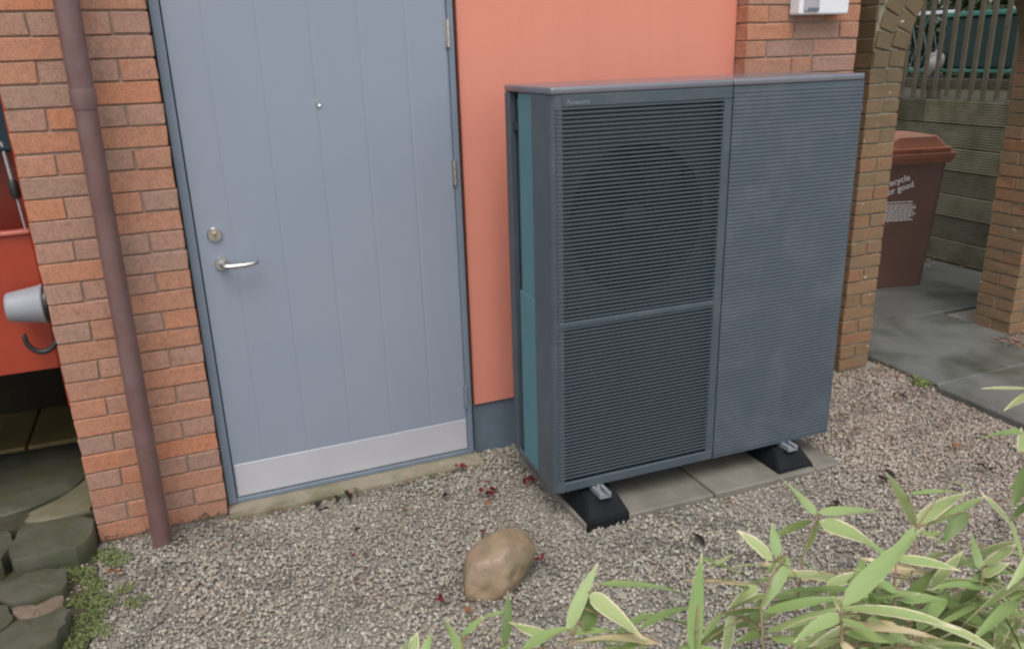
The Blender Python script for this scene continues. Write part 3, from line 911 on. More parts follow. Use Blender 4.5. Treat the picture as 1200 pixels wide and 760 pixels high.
# terrace behind the fence and what stands on it
terr = structure(MB().box(FX + .13, 14.0, .36, 14, -.1, 1.30).build('terrace', M['soil']))
bx = thing('storage_box', 'dark green storage box with jade rim on the terrace behind the slats', 'storage box', (7.6, 2.85, 1.3))
bo = bx.location.copy()
MB().box(7.45, 8.2, 2.30, 3.24, 1.50, 1.985, .02, 2).build('body', M['green_box'], bx, None, bo)
MB().box(7.42, 8.24, 2.26, 3.27, 1.987, 2.035, .01, 2).build('rim', M['green_rim'], bx, None, bo)
MB().box(7.43, 7.449, 2.24, 3.62, 1.462, 1.492, .004).build('rail', M['green_rim'], bx, None, bo)
for yy in (2.36, 3.18):
    MB().box(7.46, 7.52, yy - .03, yy + .03, 1.28, 1.50, .004).build('leg', M['green_box'], bx, None, bo)
tr = thing('trellis', 'pale criss cross trellis leaning beside the green storage box', 'trellis', (7.6, 3.55, 1.3))
to = tr.location.copy()
for s in (-1, 1):
    for i in range(4):
        y0 = 3.30 + i * .13
        MB().tube([(7.58 + s * .006, y0 - s * .12, 1.32), (7.58 + s * .006, y0 + s * .12, 2.02)], .006, 6).build('slat', M['plinth'], tr, None, to)
MB().box(7.565, 7.60, 3.24, 3.86, 2.03, 2.065, .004).build('rail', M['whitep'], tr, None, to)
cl = MB()
t = bmesh.new(); bmesh.ops.create_icosphere(t, subdivisions=3, radius=1)
for v in t.verts:
    n = v.co.copy(); f_ = 1 + .22 * math.sin(5 * n.x + 3 * n.z) + .15 * math.sin(7 * n.y + 2)
    v.co = Vector((n.x * .05 * f_, n.y * .085 * f_ + n.z * -.05, n.z * .12 * f_))
cl.merge(t)
clo = cl.build('white_bag', M['cloth'], None, 60)
clo.location = (7.38, 3.27, 1.545)
tag(clo, 'small crumpled white bag in front of the green storage box', 'bag')
MB_c = MB().box(7.28, 7.44, 3.12, 3.42, 1.30, 1.43, .01)
crt = MB_c.build('low_crate', M['dark'], None, None, (7.36, 3.27, 1.30)); crt.location = (7.36, 3.27, 1.30)
tag(crt, 'low dark crate under the small white bag on the terrace', 'crate')

def leafy_mass(name, cx, cy, cz, sx, sy, sz, n, size, mat, seed, parent=None, shift=None):
    r = np.random.default_rng(seed)
    d = r.normal(size=(n, 3)); d /= np.linalg.norm(d, axis=1)[:, None]
    rr = r.uniform(.45, 1.05, n) ** .5
    lump = 1 + .2 * np.sin(d[:, 0] * 6 + d[:, 2] * 4) + .15 * np.sin(d[:, 1] * 8 + 1)
    c = d * (rr * lump)[:, None] * np.array([sx, sy, sz]) + np.array([cx, cy, cz])
    a = r.normal(size=(n, 3)); a /= np.linalg.norm(a, axis=1)[:, None]
    bb = np.cross(a, r.normal(size=(n, 3))); bb /= np.linalg.norm(bb, axis=1)[:, None]
    s = size * r.uniform(.6, 1.3, n)[:, None]
    V = np.stack([c - a * s, c + bb * s * .45, c + a * s, c - bb * s * .45], 1).reshape(-1, 3)
    if shift is not None: V = V - np.array(shift)
    return quads(name, V, n, mat, parent)
def quads(name, V, n, mat, parent=None):
    me = bpy.data.meshes.new(name)
    me.vertices.add(len(V)); me.vertices.foreach_set('co', V.astype(np.float32).ravel())
    me.loops.add(4 * n); me.loops.foreach_set('vertex_index', np.arange(4 * n, dtype=np.int32))
    me.polygons.add(n); me.polygons.foreach_set('loop_start', np.arange(0, 4 * n, 4, dtype=np.int32))
    me.update(calc_edges=True)
    return link(name, me, parent, mat)
hd = thing('hedge', 'dark leafy hedge growing at the back of the terrace', 'hedge', (9.6, 3.2, 1.3))
for i, (cy, s) in enumerate(((1.8, 1), (2.9, 2), (4.0, 3), (5.1, 4), (6.3, 5))):
    leafy_mass('foliage', 9.6 + .1 * i % 2, cy, 2.5, .8, .9, 1.35, 2600, .075, M['hedge'], s, hd, hd.location)
for cy in (2.0, 3.4, 5.0):
    MB().tube([(9.6, cy, 1.25), (9.62, cy + .05, 2.4)], [.05, .03], 8).build('stem', M['culm'], hd, None, hd.location)

# ------------------------------------------------------------------ left recess: cabinet, fittings, paving
cab = thing('red_cabinet', 'red painted metal cabinet with raised dark lid left of the brick pier', 'cabinet', (-0.95, 0.5, 0.1))
co = cab.location.copy()
CX1 = -0.497
MB().box(-1.5, CX1 - .028, 0.24, 0.262, 0.662, 1.196, .004).build('front_panel', M['red'], cab, None, co)
MB().box(-1.5, CX1 - .026, 0.225, 0.275, 1.197, 1.212, .004).build('front_edge', M['red_edge'], cab, None, co)
MB().box(CX1 - .026, CX1, 0.222, 0.78, 0.50, 1.75, .004).build('side_panel', M['red'], cab, None, co)
MB().box(-1.5, CX1 - .027, 0.56, 0.58, 0.662, 1.80, .004).build('back_panel', M['red'], cab, None, co)
MB().box(-1.5, CX1 - .027, 0.263, 0.559, 1.10, 1.12).build('inner_shelf', M['red'], cab, None, co)
MB().box(-1.5, CX1 - .027, 0.264, 0.559, 0.655, 0.675).build('bottom_panel', M['dark'], cab, None, co)
MB().box(-1.49, -1.45, 0.24, 0.30, 0.10, 0.66).build('leg', M['red'], cab, None, co)
MB().box(-1.49, -1.45, 0.52, 0.58, 0.10, 0.66).build('leg', M['red'], cab, None, co)
MB().box(CX1 - .05, CX1 - .012, 0.70, 0.779, 0.10, 0.50).build('leg', M['red'], cab, None, co)
lidm = MB().box(-1.52, CX1 - .028, -.012, .012, 0, .62, .005, 1, Matrix.Translation((0, .262, 1.495)) @ Matrix.Rotation(rad(-20), 4, 'X'))
lidm.build('lid', M['lid_teal'], cab, None, co)
st = MB(); st.tube([(-.556, .262, 1.53), (-.548, .262, 1.36)], .007, 10); st.tube([(-.548, .262, 1.375), (-.541, .262, 1.20)], .0045, 10)
st.build('strut', M['galv'], cab, 40, co)
MB().tube([(-.5495, .262, 1.395), (-.549, .262, 1.385), (-.5465, .262, 1.335), (-.546, .262, 1.325)], [.010, .0165, .0165, .010], 12).build('strut_collar', M['blackp'], cab, 40, co)

cf = thing('cup_fitting', 'pale grey tapered cup shaped fitting with black base in front of the red cabinet', 'wall fitting', (-0.5, 0.14, 0.95))
cfo = cf.location.copy()
c0 = Vector((-.507, .135, .952)); ax = Vector((-1, .02, .005))
MB().lathe([(.062, 0), (.071, .002), (.0735, .006), (.070, .018), (.0545, .112), (.0525, .122), (.046, .127), (.02, .129)], c0, ax, 32).build('cup', M['cup'], cf, 45, cfo)
MB().lathe([(.066, 0), (.066, .010), (.058, .0105)], c0 + Vector((.0105, 0, 0)), ax, 28).build('base', M['blackp'], cf, 45, cfo)
MB().box(-.4985, -.478, .11, .16, .925, .975, .004).build('mount', M['blackp'], cf, None, cfo)
hk = MB()
pts = []
for a in np.linspace(rad(165), rad(330), 14):
    pts.append((-.552 + .052 * math.cos(a), .15, .822 + .062 * math.sin(a) + .004))
pts.append((-.485, .16, .80))
hk.tube(pts, [.005] + [.009] * 6 + [.0105] * 7 + [.009], 12)
hko = hk.build('hook', M['blackp'], None, 50, (-.5, .15, .8)); hko.location = (-.5, .15, .8)
tag(hko, 'curved black hook below the grey cup shaped fitting', 'hook')

# floor of the recess, step and flat stones
rf = structure(MB().box(-2.6, -0.485, 0.12, 2.3, -.12, .070).build('recess_floor', M['soil']))
def stone(name, pts, z0, z1, mat, label, seed, cat='stone', group='flat stones beside the brick pier', top_bulge=.01, parent=None, flat=False):
    """uneven slab with rounded rim from an outline on the ground"""
    r = random.Random(seed)
    P = [Vector((p[0], p[1], 0)) for p in pts]
    # subdivide the outline and round it
    Q = []
    n = len(P)
    for i in range(n):
        a, b_ = P[i], P[(i + 1) % n]
        for k in range(4):
            Q.append(a.lerp(b_, k / 4))
    for _ in range(1 if flat else 2):
        Q = [(Q[i - 1] + Q[i] * 2 + Q[(i + 1) % len(Q)]) / 4 for i in range(len(Q))]
    Q = [q + Vector((r.uniform(-.008, .008), r.uniform(-.008, .008), 0)) for q in Q]
    c = sum(Q, Vector()) / len(Q)
    t = bmesh.new(); rings = []
    rows_ = ((.99, z0), (1.0, z0 + (z1 - z0) * .5), (1.0, z1 - .007), (.975, z1 - .001), (.7, z1 + top_bulge * .7), (.36, z1 + top_bulge)) if flat else ((.97, z0), (1.0, z0 + (z1 - z0) * .45), (.985, z1 - .014), (.95, z1 - .003), (.72, z1 + top_bulge * .7), (.36, z1 + top_bulge))
    for f_, z in rows_:
        rings.append([t.verts.new((c.x + (q.x - c.x) * f_, c.y + (q.y - c.y) * f_, z + (r.uniform(-.003, .003) if z > z0 else 0))) for q in Q])
    m_ = len(Q)
    for i in range(len(rings) - 1):
        for k in range(m_): t.faces.new((rings[i][k], rings[i][(k + 1) % m_], rings[i + 1][(k + 1) % m_], rings[i + 1][k]))
    t.faces.new(rings[0][::-1]); cv = t.verts.new((c.x, c.y, z1 + top_bulge))
    for k in range(m_): t.faces.new((rings[-1][k], rings[-1][(k + 1) % m_], cv))
    bmesh.ops.recalc_face_normals(t, faces=t.faces)
    cc = Vector((c.x, c.y, z0))
    o = MB().merge(t).build(name, mat, parent, 42 if flat else 50, cc if parent is None else parent.location)
    if parent is None:
        o.location = cc
        tag(o, label, cat, group)
    return o
stone('step_stone', [(-.765, .118), (-.498, .095), (-.490, -.13), (-.735, -.150), (-.775, -.06)], -.03, .086, M['stone'], 'thick dark mossy step stone against the foot of the brick pier', 1, group=None, top_bulge=.001, flat=True)
stone('edging_stone', [(-1.05, .11), (-.79, .12), (-.775, .0), (-.80, -.13), (-1.05, -.12)], -.03, .075, M['stone'], 'dark edging stone at the left picture edge beside the step stone', 2, group=None, top_bulge=.001, flat=True)
for pts, mt, z1 in (([(-1.3, .84), (-.60, .83), (-.515, .58), (-.60, .33), (-.80, .20), (-1.3, .24)], M['stone'], .094),
                    ([(-.61, .30), (-.505, .50), (-.492, .115), (-.74, .125), (-.75, .19)], M['pale_stone'], .088)):
    stone('flagstone', pts, .03, z1, mt, '', 5, parent=rf, top_bulge=.002, flat=True)
for a, c in ((-1.25, -.842), (-.832, -.50)):
    MB().box(a, c, .86, 1.34, .03, .094, .006).build('paving_slab', M['tile'], rf)
stone('flat_stone', [(-.80, -.22), (-.68, -.165), (-.575, -.20), (-.565, -.33), (-.66, -.36), (-.77, -.33)], -.03, .042, M['stone'], 'dark green flat stone just below the step stone', 3, flat=True, top_bulge=.004)
stone('flat_stone', [(-.74, -.34), (-.665, -.375), (-.575, -.345), (-.57, -.445), (-.64, -.475), (-.70, -.44)], -.03, .028, M['pink_stone'], 'small pinkish brown flat stone between the two dark ones', 4, flat=True, top_bulge=.004)
stone('flat_stone', [(-.70, -.48), (-.62, -.50), (-.558, -.45), (-.535, -.53), (-.57, -.64), (-.70, -.74), (-.80, -.62)], -.03, .055, M['stone'], 'rounded dark stone in the bottom left corner of the picture', 6, flat=True, top_bulge=.004)
stone('flat_stone', [(-1.0, -.24), (-.82, -.25), (-.74, -.36), (-.71, -.46), (-.80, -.58), (-1.0, -.56)], -.03, .038, M['stone'], 'broad olive flat stone at the left picture edge below the step', 7, flat=True, top_bulge=.004)

structure(MB().prism([(-1.3, -.10), (-.49, -.06), (-.47, -.30), (-.46, -.50), (-.50, -.75), (-.70, -1.0), (-1.3, -1.0)], 'z', -.05, -.004).build('soil', M['soil']))
# ------------------------------------------------------------------ boulder
t = bmesh.new(); bmesh.ops.create_icosphere(t, subdivisions=5, radius=1)
from mathutils import noise as mnoise
for v in t.verts:
    n = v.co.normalized()
    f_ = 1 + .10 * mnoise.noise(n * 1.3 + Vector((3, 1, 7))) + .05 * mnoise.noise(n * 3 + Vector((9, 2, 4)))
    q = n * f_
    for pn, d in (((-.55, -.65, .55), .80), ((.75, -.5, .45), .78), ((.1, -.1, 1), .86), ((-.8, .4, .3), .84)):
        pn = Vector(pn).normalized(); e = q.dot(pn) - d
        if e > 0: q -= pn * e * .6
    q += n * (.022 * mnoise.noise(n * 4 + Vector((1, 5, 2))) + .006 * mnoise.noise(n * 19))
    v.co = Vector((q.x * .156, q.y * .105, q.z * .105))
bo_ = MB().merge(t, Matrix.Rotation(rad(16), 4, 'Z') @ Matrix.Rotation(rad(-24), 4, 'Y')).build('boulder', M['rock'], None, 60)
bo_.location = (0.862, -0.862, 0.052)
tag(bo_, 'smooth brown boulder lying on the gravel in front of the heat pump', 'boulder')

# ------------------------------------------------------------------ gravel
def inside(px, py, poly):
    r = np.zeros(len(px), bool); n = len(poly)
    for i in range(n):
        x1, y1 = poly[i]; x2, y2 = poly[(i + 1) % n]
        c = ((y1 > py) != (y2 > py)) & (px < (x2 - x1) * (py - y1) / (y2 - y1 + 1e-12) + x1)
        r ^= c
    return r
def gravel(name, poly, holes, dens, smin, smax, seed):
    r = np.random.default_rng(seed)
    P = np.array(poly); lo_, hi_ = P.min(0), P.max(0)
    n = int((hi_ - lo_).prod() * dens)
    x = r.uniform(lo_[0], hi_[0], n); y = r.uniform(lo_[1], hi_[1], n)
    k = inside(x, y, poly)
    for h in holes: k &= ~inside(x, y, h)
    patch = np.sin(x * 7.3 + 1.7 * np.sin(y * 5.1)) * np.sin(y * 8.1 + 2.1 * np.sin(x * 4.3)) + .6 * np.sin(x * 17 + y * 13)
    k &= r.random(n) < np.clip(1.15 - .33 * np.clip(patch, 0, 2), .3, 1)
    x, y = x[k], y[k]; n = len(x)
    t = bmesh.new(); bmesh.ops.create_icosphere(t, subdivisions=1, radius=1)
    base = np.array([v.co[:] for v in t.verts]); F = np.array([[v.index for v in f.verts] for f in t.faces]); t.free()
    nv, nf_ = len(base), len(F)
    s = np.exp(r.uniform(np.log(smin), np.log(smax), n)) / 2
    ell = np.stack([r.uniform(.82, 1.2, n), r.uniform(.75, 1.08, n), r.uniform(.5, .78, n)], 1) * s[:, None]
    jit = 1 + r.uniform(-.22, .22, (n, nv, 1))
    V = base[None] * ell[:, None, :] * jit
    # random rotation
    q = r.normal(size=(n, 4)); q[:, 1:3] *= .45
    q /= np.linalg.norm(q, axis=1)[:, None]
    w, a, b_, c = q.T
    Rm = np.stack([np.stack([1 - 2 * (b_ * b_ + c * c), 2 * (a * b_ - c * w), 2 * (a * c + b_ * w)], 1),
                   np.stack([2 * (a * b_ + c * w), 1 - 2 * (a * a + c * c), 2 * (b_ * c - a * w)], 1),
                   np.stack([2 * (a * c - b_ * w), 2 * (b_ * c + a * w), 1 - 2 * (a * a + b_ * b_)], 1)], 1)
    V = np.einsum('nij,nvj->nvi', Rm, V)
    z = -.014 + .006 * r.random(n) + .006 * np.sin(x * 5.1 + y * 3) * np.sin(y * 4.3 - x * 2) + s * .3
    V += np.stack([x, y, z], 1)[:, None, :]
    pal = np.array([(.36, .345, .295), (.41, .395, .345), (.30, .285, .245), (.46, .45, .41), (.315, .262, .215), (.18, .175, .17), (.255, .248, .235), (.36, .305, .235), (.255, .185, .155), (.53, .52, .48)])
    pr_ = np.array([.21, .16, .17, .08, .08, .06, .12, .07, .025, .025]); pr_ /= pr_.sum()
    col = pal[r.choice(len(pal), n, p=pr_)] * r.uniform(.86, 1.10, (n, 1)) * np.array([.955, .912, .868])
    lowf = np.sin(x * 2.3 + 1.3 * np.sin(y * 1.9)) * np.sin(y * 2.9 + 1.1 * np.sin(x * 1.7 + 2)) + .5 * np.sin(x * 6.1 - y * 4.7)
    col = col * (1 + .07 * lowf)[:, None]
    pk = np.clip((x - 2.0) / 1.0, 0, 1)[:, None]
    col = col * (1 + pk * np.array([.03, -.035, -.04])) * (1 - (1 - pk) * np.array([.012, .0, .0]))
    wet = (np.sin(x * 9.1 + 2 * np.sin(y * 6.3)) * np.sin(y * 10.7 + 1.5 * np.sin(x * 7.7)) > .62) & (r.random(n) < .6)
    col[wet] *= .62
    me = bpy.data.meshes.new(name)
    me.vertices.add(n * nv); me.vertices.foreach_set('co', V.astype(np.float32).ravel())
    idx = (F[None] + (np.arange(n) * nv)[:, None, None]).astype(np.int32).ravel()
    me.loops.add(len(idx)); me.loops.foreach_set('vertex_index', idx)
    me.polygons.add(n * nf_); me.polygons.foreach_set('loop_start', np.arange(0, len(idx), 3, dtype=np.int32))
    at_ = me.attributes.new('tint', 'FLOAT_COLOR', 'POINT')
    cc = np.ones((n, nv, 4), np.float32); cc[:, :, :3] = col[:, None, :]
    at_.data.foreach_set('color', cc.ravel())
    me.update(calc_edges=True)
    o = link(name, me, None, M['gravel'])
    o['kind'] = 'stuff'
    tag(o, 'beige and grey pea gravel covering the ground', 'gravel', None, 'stuff')
    return o
bowl = [(.80 + .0, -.90), (.86, -.95), (.97, -.90), (1.0, -.82), (.93, -.79), (.82, -.83)]
gravel('gravel', [(-.80, -.14), (-.50, -.12), (-.49, .0), (.0, -.004), (.0, -.045), (1.12, -.045), (1.12, .085), (2.47, .085), (2.47, -.005), (3.13, -.005), (3.13, .3), (3.33, .3), (3.33, .09), (3.64, .09),
                  (3.625, -.3), (3.59, -.32), (3.57, -2.4), (2.4, -2.45), (.9, -1.75), (-.80, -1.1)],
       [[(1.30, -.70), (2.545, -.735), (2.55, -.10), (1.285, -.10)], bowl], 10500, .007, .0185, 21)
gravel('gravel', [(4.705, .09), (5.9, .09), (5.9, -1.6), (4.735, -1.6), (4.725, -.5)], [], 5000, .008, .017, 22)['label'] = 'pea gravel at the foot of the right hand arch pier'

# ------------------------------------------------------------------ moss, litter, fallen leaves
def tufts(name, spots, per, h, w, mat, seed, label, cat):
    r = np.random.default_rng(seed); V = []
    for x, y, rr, z in spots:
        for _ in range(int(per * (rr / .04) ** 2)):
            a = r.uniform(0, 2 * math.pi); d = rr * math.sqrt(r.random())
            px, py = x + d * math.cos(a), y + d * math.sin(a)
            b_ = r.uniform(0, 2 * math.pi); ln = h * r.uniform(.5, 1.3); tl_ = r.uniform(.2, .9)
            dx, dy = math.cos(b_), math.sin(b_); ww = w * r.uniform(.6, 1.2)
            V += [(px - dy * ww, py + dx * ww, z), (px + dy * ww, py - dx * ww, z), (px + dx * ln * tl_ + dy * ww * .5, py + dy * ln * tl_ - dx * ww * .5, z + ln * .8), (px + dx * ln * tl_ * 1.2 - dy * ww * .4, py + dy * ln * tl_ * 1.2 + dx * ww * .4, z + ln)]
    o = quads(name, np.array(V), len(V) // 4, mat)
    return tag(o, label, cat, None, 'stuff')
tufts('moss', [(-.46, -.10, .05, 0), (-.41, -.16, .05, 0), (-.53, -.20, .045, 0), (-.50, -.36, .06, -.004), (-.49, -.50, .06, -.004), (-.53, -.60, .05, -.004), (-.38, -.36, .035, 0), (-.34, -.46, .04, 0), (-.44, -.58, .04, 0), (-.58, -.17, .04, 0), (-.45, -.42, .05, 0), (-.60, -.70, .05, 0), (-.66, -.362, .03, .01), (-.71, -.43, .03, .01), (-.62, -.485, .03, .008), (-.77, -.19, .035, .008), (-.60, -.165, .03, .008), (-.50, -.26, .035, 0), (-.56, -.385, .02, .008), (-.47, -.30, .03, 0)],
      230, .006, .0026, M['moss'], 8, 'bright green moss and tiny weeds between the stones and gravel', 'moss')
tufts('weeds', [(3.60, -.235, .05, 0.0), (3.63, -.17, .025, .0)], 70, .02, .005, M['moss'], 9, 'small green weed growing at the edge of the slab path', 'weed')
def litter(name, poly, n, mat, seed, label):
    r = np.random.default_rng(seed); P = np.array(poly); lo_, hi_ = P.min(0), P.max(0)
    x = r.uniform(lo_[0], hi_[0], n * 3); y = r.uniform(lo_[1], hi_[1], n * 3)
    k = inside(x, y, poly); x, y = x[k][:n], y[k][:n]; n = len(x)
    c = np.stack([x, y, .012 + .02 * r.random(n)], 1)
    a = r.uniform(0, 2 * np.pi, n); u_ = np.stack([np.cos(a), np.sin(a), r.uniform(-.4, .4, n)], 1); v_ = np.stack([-np.sin(a), np.cos(a), r.uniform(-.4, .4, n)], 1)
    s = (r.uniform(.012, .028, n) if name == 'leaf_litter' else r.uniform(.004, .013, n))[:, None]
    V = np.stack([c - u_ * s, c + v_ * s * .45, c + u_ * s, c - v_ * s * .45], 1).reshape(-1, 3)
    return tag(quads(name, V, n, mat), label, 'leaf litter' if name == 'leaf_litter' else 'debris', None, 'stuff')
litter('leaf_litter', [(4.42, .05), (4.60, .085), (5.5, .085), (5.5, -.6), (4.75, -.32), (4.5, -.10)], 420, M['leaf_litter'], 4, 'brown leaf litter at the foot of the right hand arch pier')
litter('leaf_litter', [(5.0, 2.2), (5.85, 2.2), (5.85, 1.3), (5.3, 1.6)], 60, M['leaf_litter'], 5, 'brown leaf litter on the path beside the bin and fence')

litter('wall_debris', [(-.48, -.005), (-.005, -.005), (-.005, -.05), (-.48, -.05)], 70, M['soil'], 41, 'dark bits of leaf and soil along the foot of the brick pier')
litter('wall_debris', [(.0, -.05), (1.12, -.05), (1.12, -.11), (.0, -.12)], 90, M['leaf_litter'], 42, 'brown bits of leaf and soil along the door threshold')
litter('wall_debris', [(3.33, .09), (3.62, .09), (3.61, -.25), (3.40, -.05), (3.1, -.03)], 110, M['leaf_litter'], 43, 'brown bits of leaf at the foot of the left arch pier')
litter('wall_debris', [(3.52, -.3), (3.60, -.3), (3.58, -1.4), (3.45, -1.4)], 110, M['dead_leaf'], 44, 'dark bits of leaf and soil along the edge of the slab path')
def fallen(x, y, size, mat, label, seed, n=1, name='fallen_leaf', cat='fallen leaf', group='fallen leaves on the gravel', z=.012):
    r = random.Random(seed)
    m_ = MB()
    for i in range(n):
        t = bmesh.new()
        L, Wd = size * r.uniform(.8, 1.2), size * r.uniform(.4, .6)
        rows = []
        for k in range(5):
            f_ = k / 4; ww = Wd * math.sin(math.pi * (f_ * .86 + .07)) ; zz = .25 * L * math.sin(f_ * 3) * r.uniform(.3, .9)
            rows.append([t.verts.new(((f_ - .5) * L, s * ww * .5, zz + abs(s) * ww * .22)) for s in (-1, 0, 1)])
        for k in range(4):
            for j in range(2): t.faces.new((rows[k][j], rows[k][j + 1], rows[k + 1][j + 1], rows[k + 1][j]))
        bmesh.ops.solidify(t, geom=list(t.faces), thickness=0.0008)
        off = Vector((r.uniform(-1, 1), r.uniform(-1, 1), 0)) * size * (.8 if n > 1 else 0)
        m_.merge(t, Matrix.Translation(off + Vector((0, 0, r.uniform(0, .012) if n > 1 else 0))) @ Euler((r.uniform(-.5, .5), r.uniform(-.4, .4), r.uniform(0, 6.3))).to_matrix().to_4x4())
    o = m_.build(name, mat, None, 60)
    o.location = (x, y, z)
    return tag(o, label, cat, group)
fallen(1.03, -.31, .034, M['crimson'], 'clump of crimson petals on the gravel between the door and the heat pump', 1, 9, 'petal_clump', 'petals', None)
fallen(1.225, -.305, .03, M['crimson'], 'clump of crimson petals against the slab under the heat pump', 2, 7, 'petal_clump', 'petals', None)
fallen(1.0, -.40, .04, M['orange_leaf'], 'curled orange leaf just below the crimson petals', 3)
fallen(.99, -.06, .035, M['crimson'], 'small red leaf by the right end of the door threshold', 4, 3)
fallen(.86, -.27, .05, M['dead_leaf'], 'dark curled leaf left of the crimson petals', 5)
fallen(.62, -.91, .03, M['crimson'], 'small crimson petal left of the boulder', 6, 3)
fallen(1.03, -.82, .03, M['crimson'], 'small dark red leaf right of the boulder', 7, 2)
fallen(.38, -.13, .06, M['dead_leaf'], 'dark leaf lying in front of the door threshold', 8, 2)
fallen(.47, -.115, .06, M['dead_leaf'], 'grey brown curled leaf right beside another one at the threshold', 9, 2)
fallen(-.19, -.14, .055, M['hedge'], 'dark green leaf beside the foot of the downpipe', 10, 1)
fallen(1.63, -.98, .07, M['dead_leaf'], 'dark flat leaf on the gravel in front of the slab joint', 11, 1)
fallen(2.25, -1.02, .055, M['dead_leaf'], 'dark leaf on the gravel below the plain end rubber foot', 12, 2)
fallen(2.62, -.95, .055, M['dead_leaf'], 'dark leaf on the gravel right of the narrow slab', 13, 2)
fallen(3.05, -1.05, .06, M['dead_leaf'], 'dark leaf on the gravel behind the bamboo tips', 14, 2)
fallen(1.90, -.80, .05, M['orange_leaf'], 'orange leaf standing against the slab joint', 15, 1)
fallen(3.15, -.85, .04, M['orange_leaf'], 'rust coloured leaf on the gravel near the slab path', 16, 2)
fallen(3.3, -.62, .04, M['leaf_litter'], 'brown leaf on the gravel beside the slab path edge', 17, 2)
fallen(2.9, -.40, .04, M['leaf_litter'], 'brown leaf on the gravel between the heat pump and the path', 18, 3)
fallen(2.75, -.10, .04, M['leaf_litter'], 'brown leaf near the foot of the wall behind the heat pump', 19, 2)
fallen(-.42, -.28, .04, M['orange_leaf'], 'rusty leaf among the moss by the flat stones', 20, 2)
fallen(.70, -1.0, .035, M['orange_leaf'], 'orange leaf at the bottom edge below the boulder', 21, 1)
fallen(3.35, -.33, .045, M['dead_leaf'], 'dark dead leaf on gravel close to the path weed', 22, 2)
rs = random.Random(77)
for i in range(26):
    fallen(rs.uniform(2.6, 3.55), rs.uniform(-1.4, .0), rs.uniform(.022, .04), M[rs.choice(['leaf_litter', 'dead_leaf', 'orange_leaf', 'leaf_litter'])], 'small brown leaf scrap scattered on the gravel right of the heat pump', 100 + i, 1, group='leaf scraps on the right hand gravel', name='leaf_scrap')
for i in range(14):
    fallen(rs.uniform(-.2, 1.1), rs.uniform(-.8, -.15), rs.uniform(.018, .032), M[rs.choice(['leaf_litter', 'dead_leaf', 'crimson', 'leaf_litter'])], 'small brown leaf scrap scattered on the gravel in front of the door', 200 + i, 1, group='leaf scraps in front of the door', name='leaf_scrap')

# ------------------------------------------------------------------ bamboo
def leaf_mesh(base, tip, width, droop, roll, seg=9):
    ax = tip - base; L = ax.length
    if L < 1e-5: return None
    u = ax.normalized()
    side = u.cross(Vector((0, 0, 1)))
    if side.length < .15: side = u.cross(Vector((0, 1, 0)))
    side.normalize()
    side = Matrix.Rotation(roll, 3, u) @ side
    nrm = side.cross(u).normalized()
    V, F, UV = [], [], []
    bend, twist = rng.uniform(-.045, .045), rng.uniform(-.9, .9)
    for i in range(seg + 1):
        t_ = i / seg
        w = width * .5 * min(1.0, (t_ / .16) ** .7 if t_ < .16 else 1.0) * (1 - max(0, (t_ - .35) / .65) ** 1.9)
        w = max(w, width * .03)
        arc = Vector((0, 0, 1)) * (droop * L * 4 * t_ * (1 - t_))
        p = base + ax * t_ + arc + side * (bend * L * 4 * t_ * (1 - t_))
        q_ = Matrix.Rotation(twist * (t_ - .3), 3, u)
        sd, nm = q_ @ side, q_ @ nrm
        for s in (-1, -.5, 0, .5, 1):
            V.append(p + sd * (s * w) + nm * (-.16 * w * (1 - abs(s)) + .05 * w * math.sin(6 * t_ + 2 * s)))
            UV.append((s * .5 * (.8 + .2 * t_) + .5, t_))
    for i in range(seg):
        for j in range(4):
            a = i * 5 + j
            F.append((a, a + 1, a + 6, a + 5))
    me = bpy.data.meshes.new('leaf')
    me.from_pydata([tuple(v) for v in V], [], F)
    uvl = me.uv_layers.new(name='UVMap')
    for lp in me.loops: uvl.data[lp.index].uv = UV[lp.vertex_index]
    for p in me.polygons: p.use_smooth = True
    return me

def bamboo(label, culm, leaves, seed=0):
    """culm: points of the stem above its foot; leaves: (base xyz, tip xyz, width, kind, droop)"""
    r = random.Random(seed)
    top = [Vector(c) for c in culm]
    low = top[0]
    rootp = Vector((low.x + r.uniform(-.02, .02), low.y - .05, -.03))
    pl_ = thing('bamboo_plant', label, 'bamboo', rootp, 'bamboo plants in the foreground')
    pts = [rootp, rootp.lerp(low, .33) + Vector((.006, -.004, 0)), rootp.lerp(low, .66) + Vector((.003, 0, 0))] + top
    dense = []
    for a, c in zip(pts[:-1], pts[1:]):
        for k in range(3): dense.append(a.lerp(c, k / 3))
    dense.append(pts[-1])
    n = len(dense)
    cb_ = MB()
    cb_.tube(dense, [.0036 - .0020 * i / n for i in range(n)], 8)
    for i in range(2, n - 1, 2):
        cb_.tube([dense[i] - Vector((0, 0, .0035)), dense[i], dense[i] + Vector((0, 0, .0035))], [.0028, .0046 - .002 * i / n, .0028], 8)
    for bx, by, bz, tx, ty, tz, wd, kd, droop in leaves:
        base, tip = Vector((bx, by, bz)), Vector((tx, ty, tz))
        me = leaf_mesh(base, tip, wd * LEAF_W, droop, r.uniform(-.35, .35))
        if me is None: continue
        me.transform(Matrix.Translation(-rootp))
        link('leaf', me, pl_, M[kd])
        q = min(dense[3:], key=lambda p_: (p_ - base).length)
        if (q - base).length > .004:
            midp = q.lerp(base, .5) + Vector((0, 0, .006))
            cb_.tube([q, midp, base, base.lerp(tip, .04) - Vector((0, 0, .001))], [.0015, .0012, .0010, .0006], 6)
    cb_.build('culm', M['culm'], pl_, 60, rootp)
    return pl_

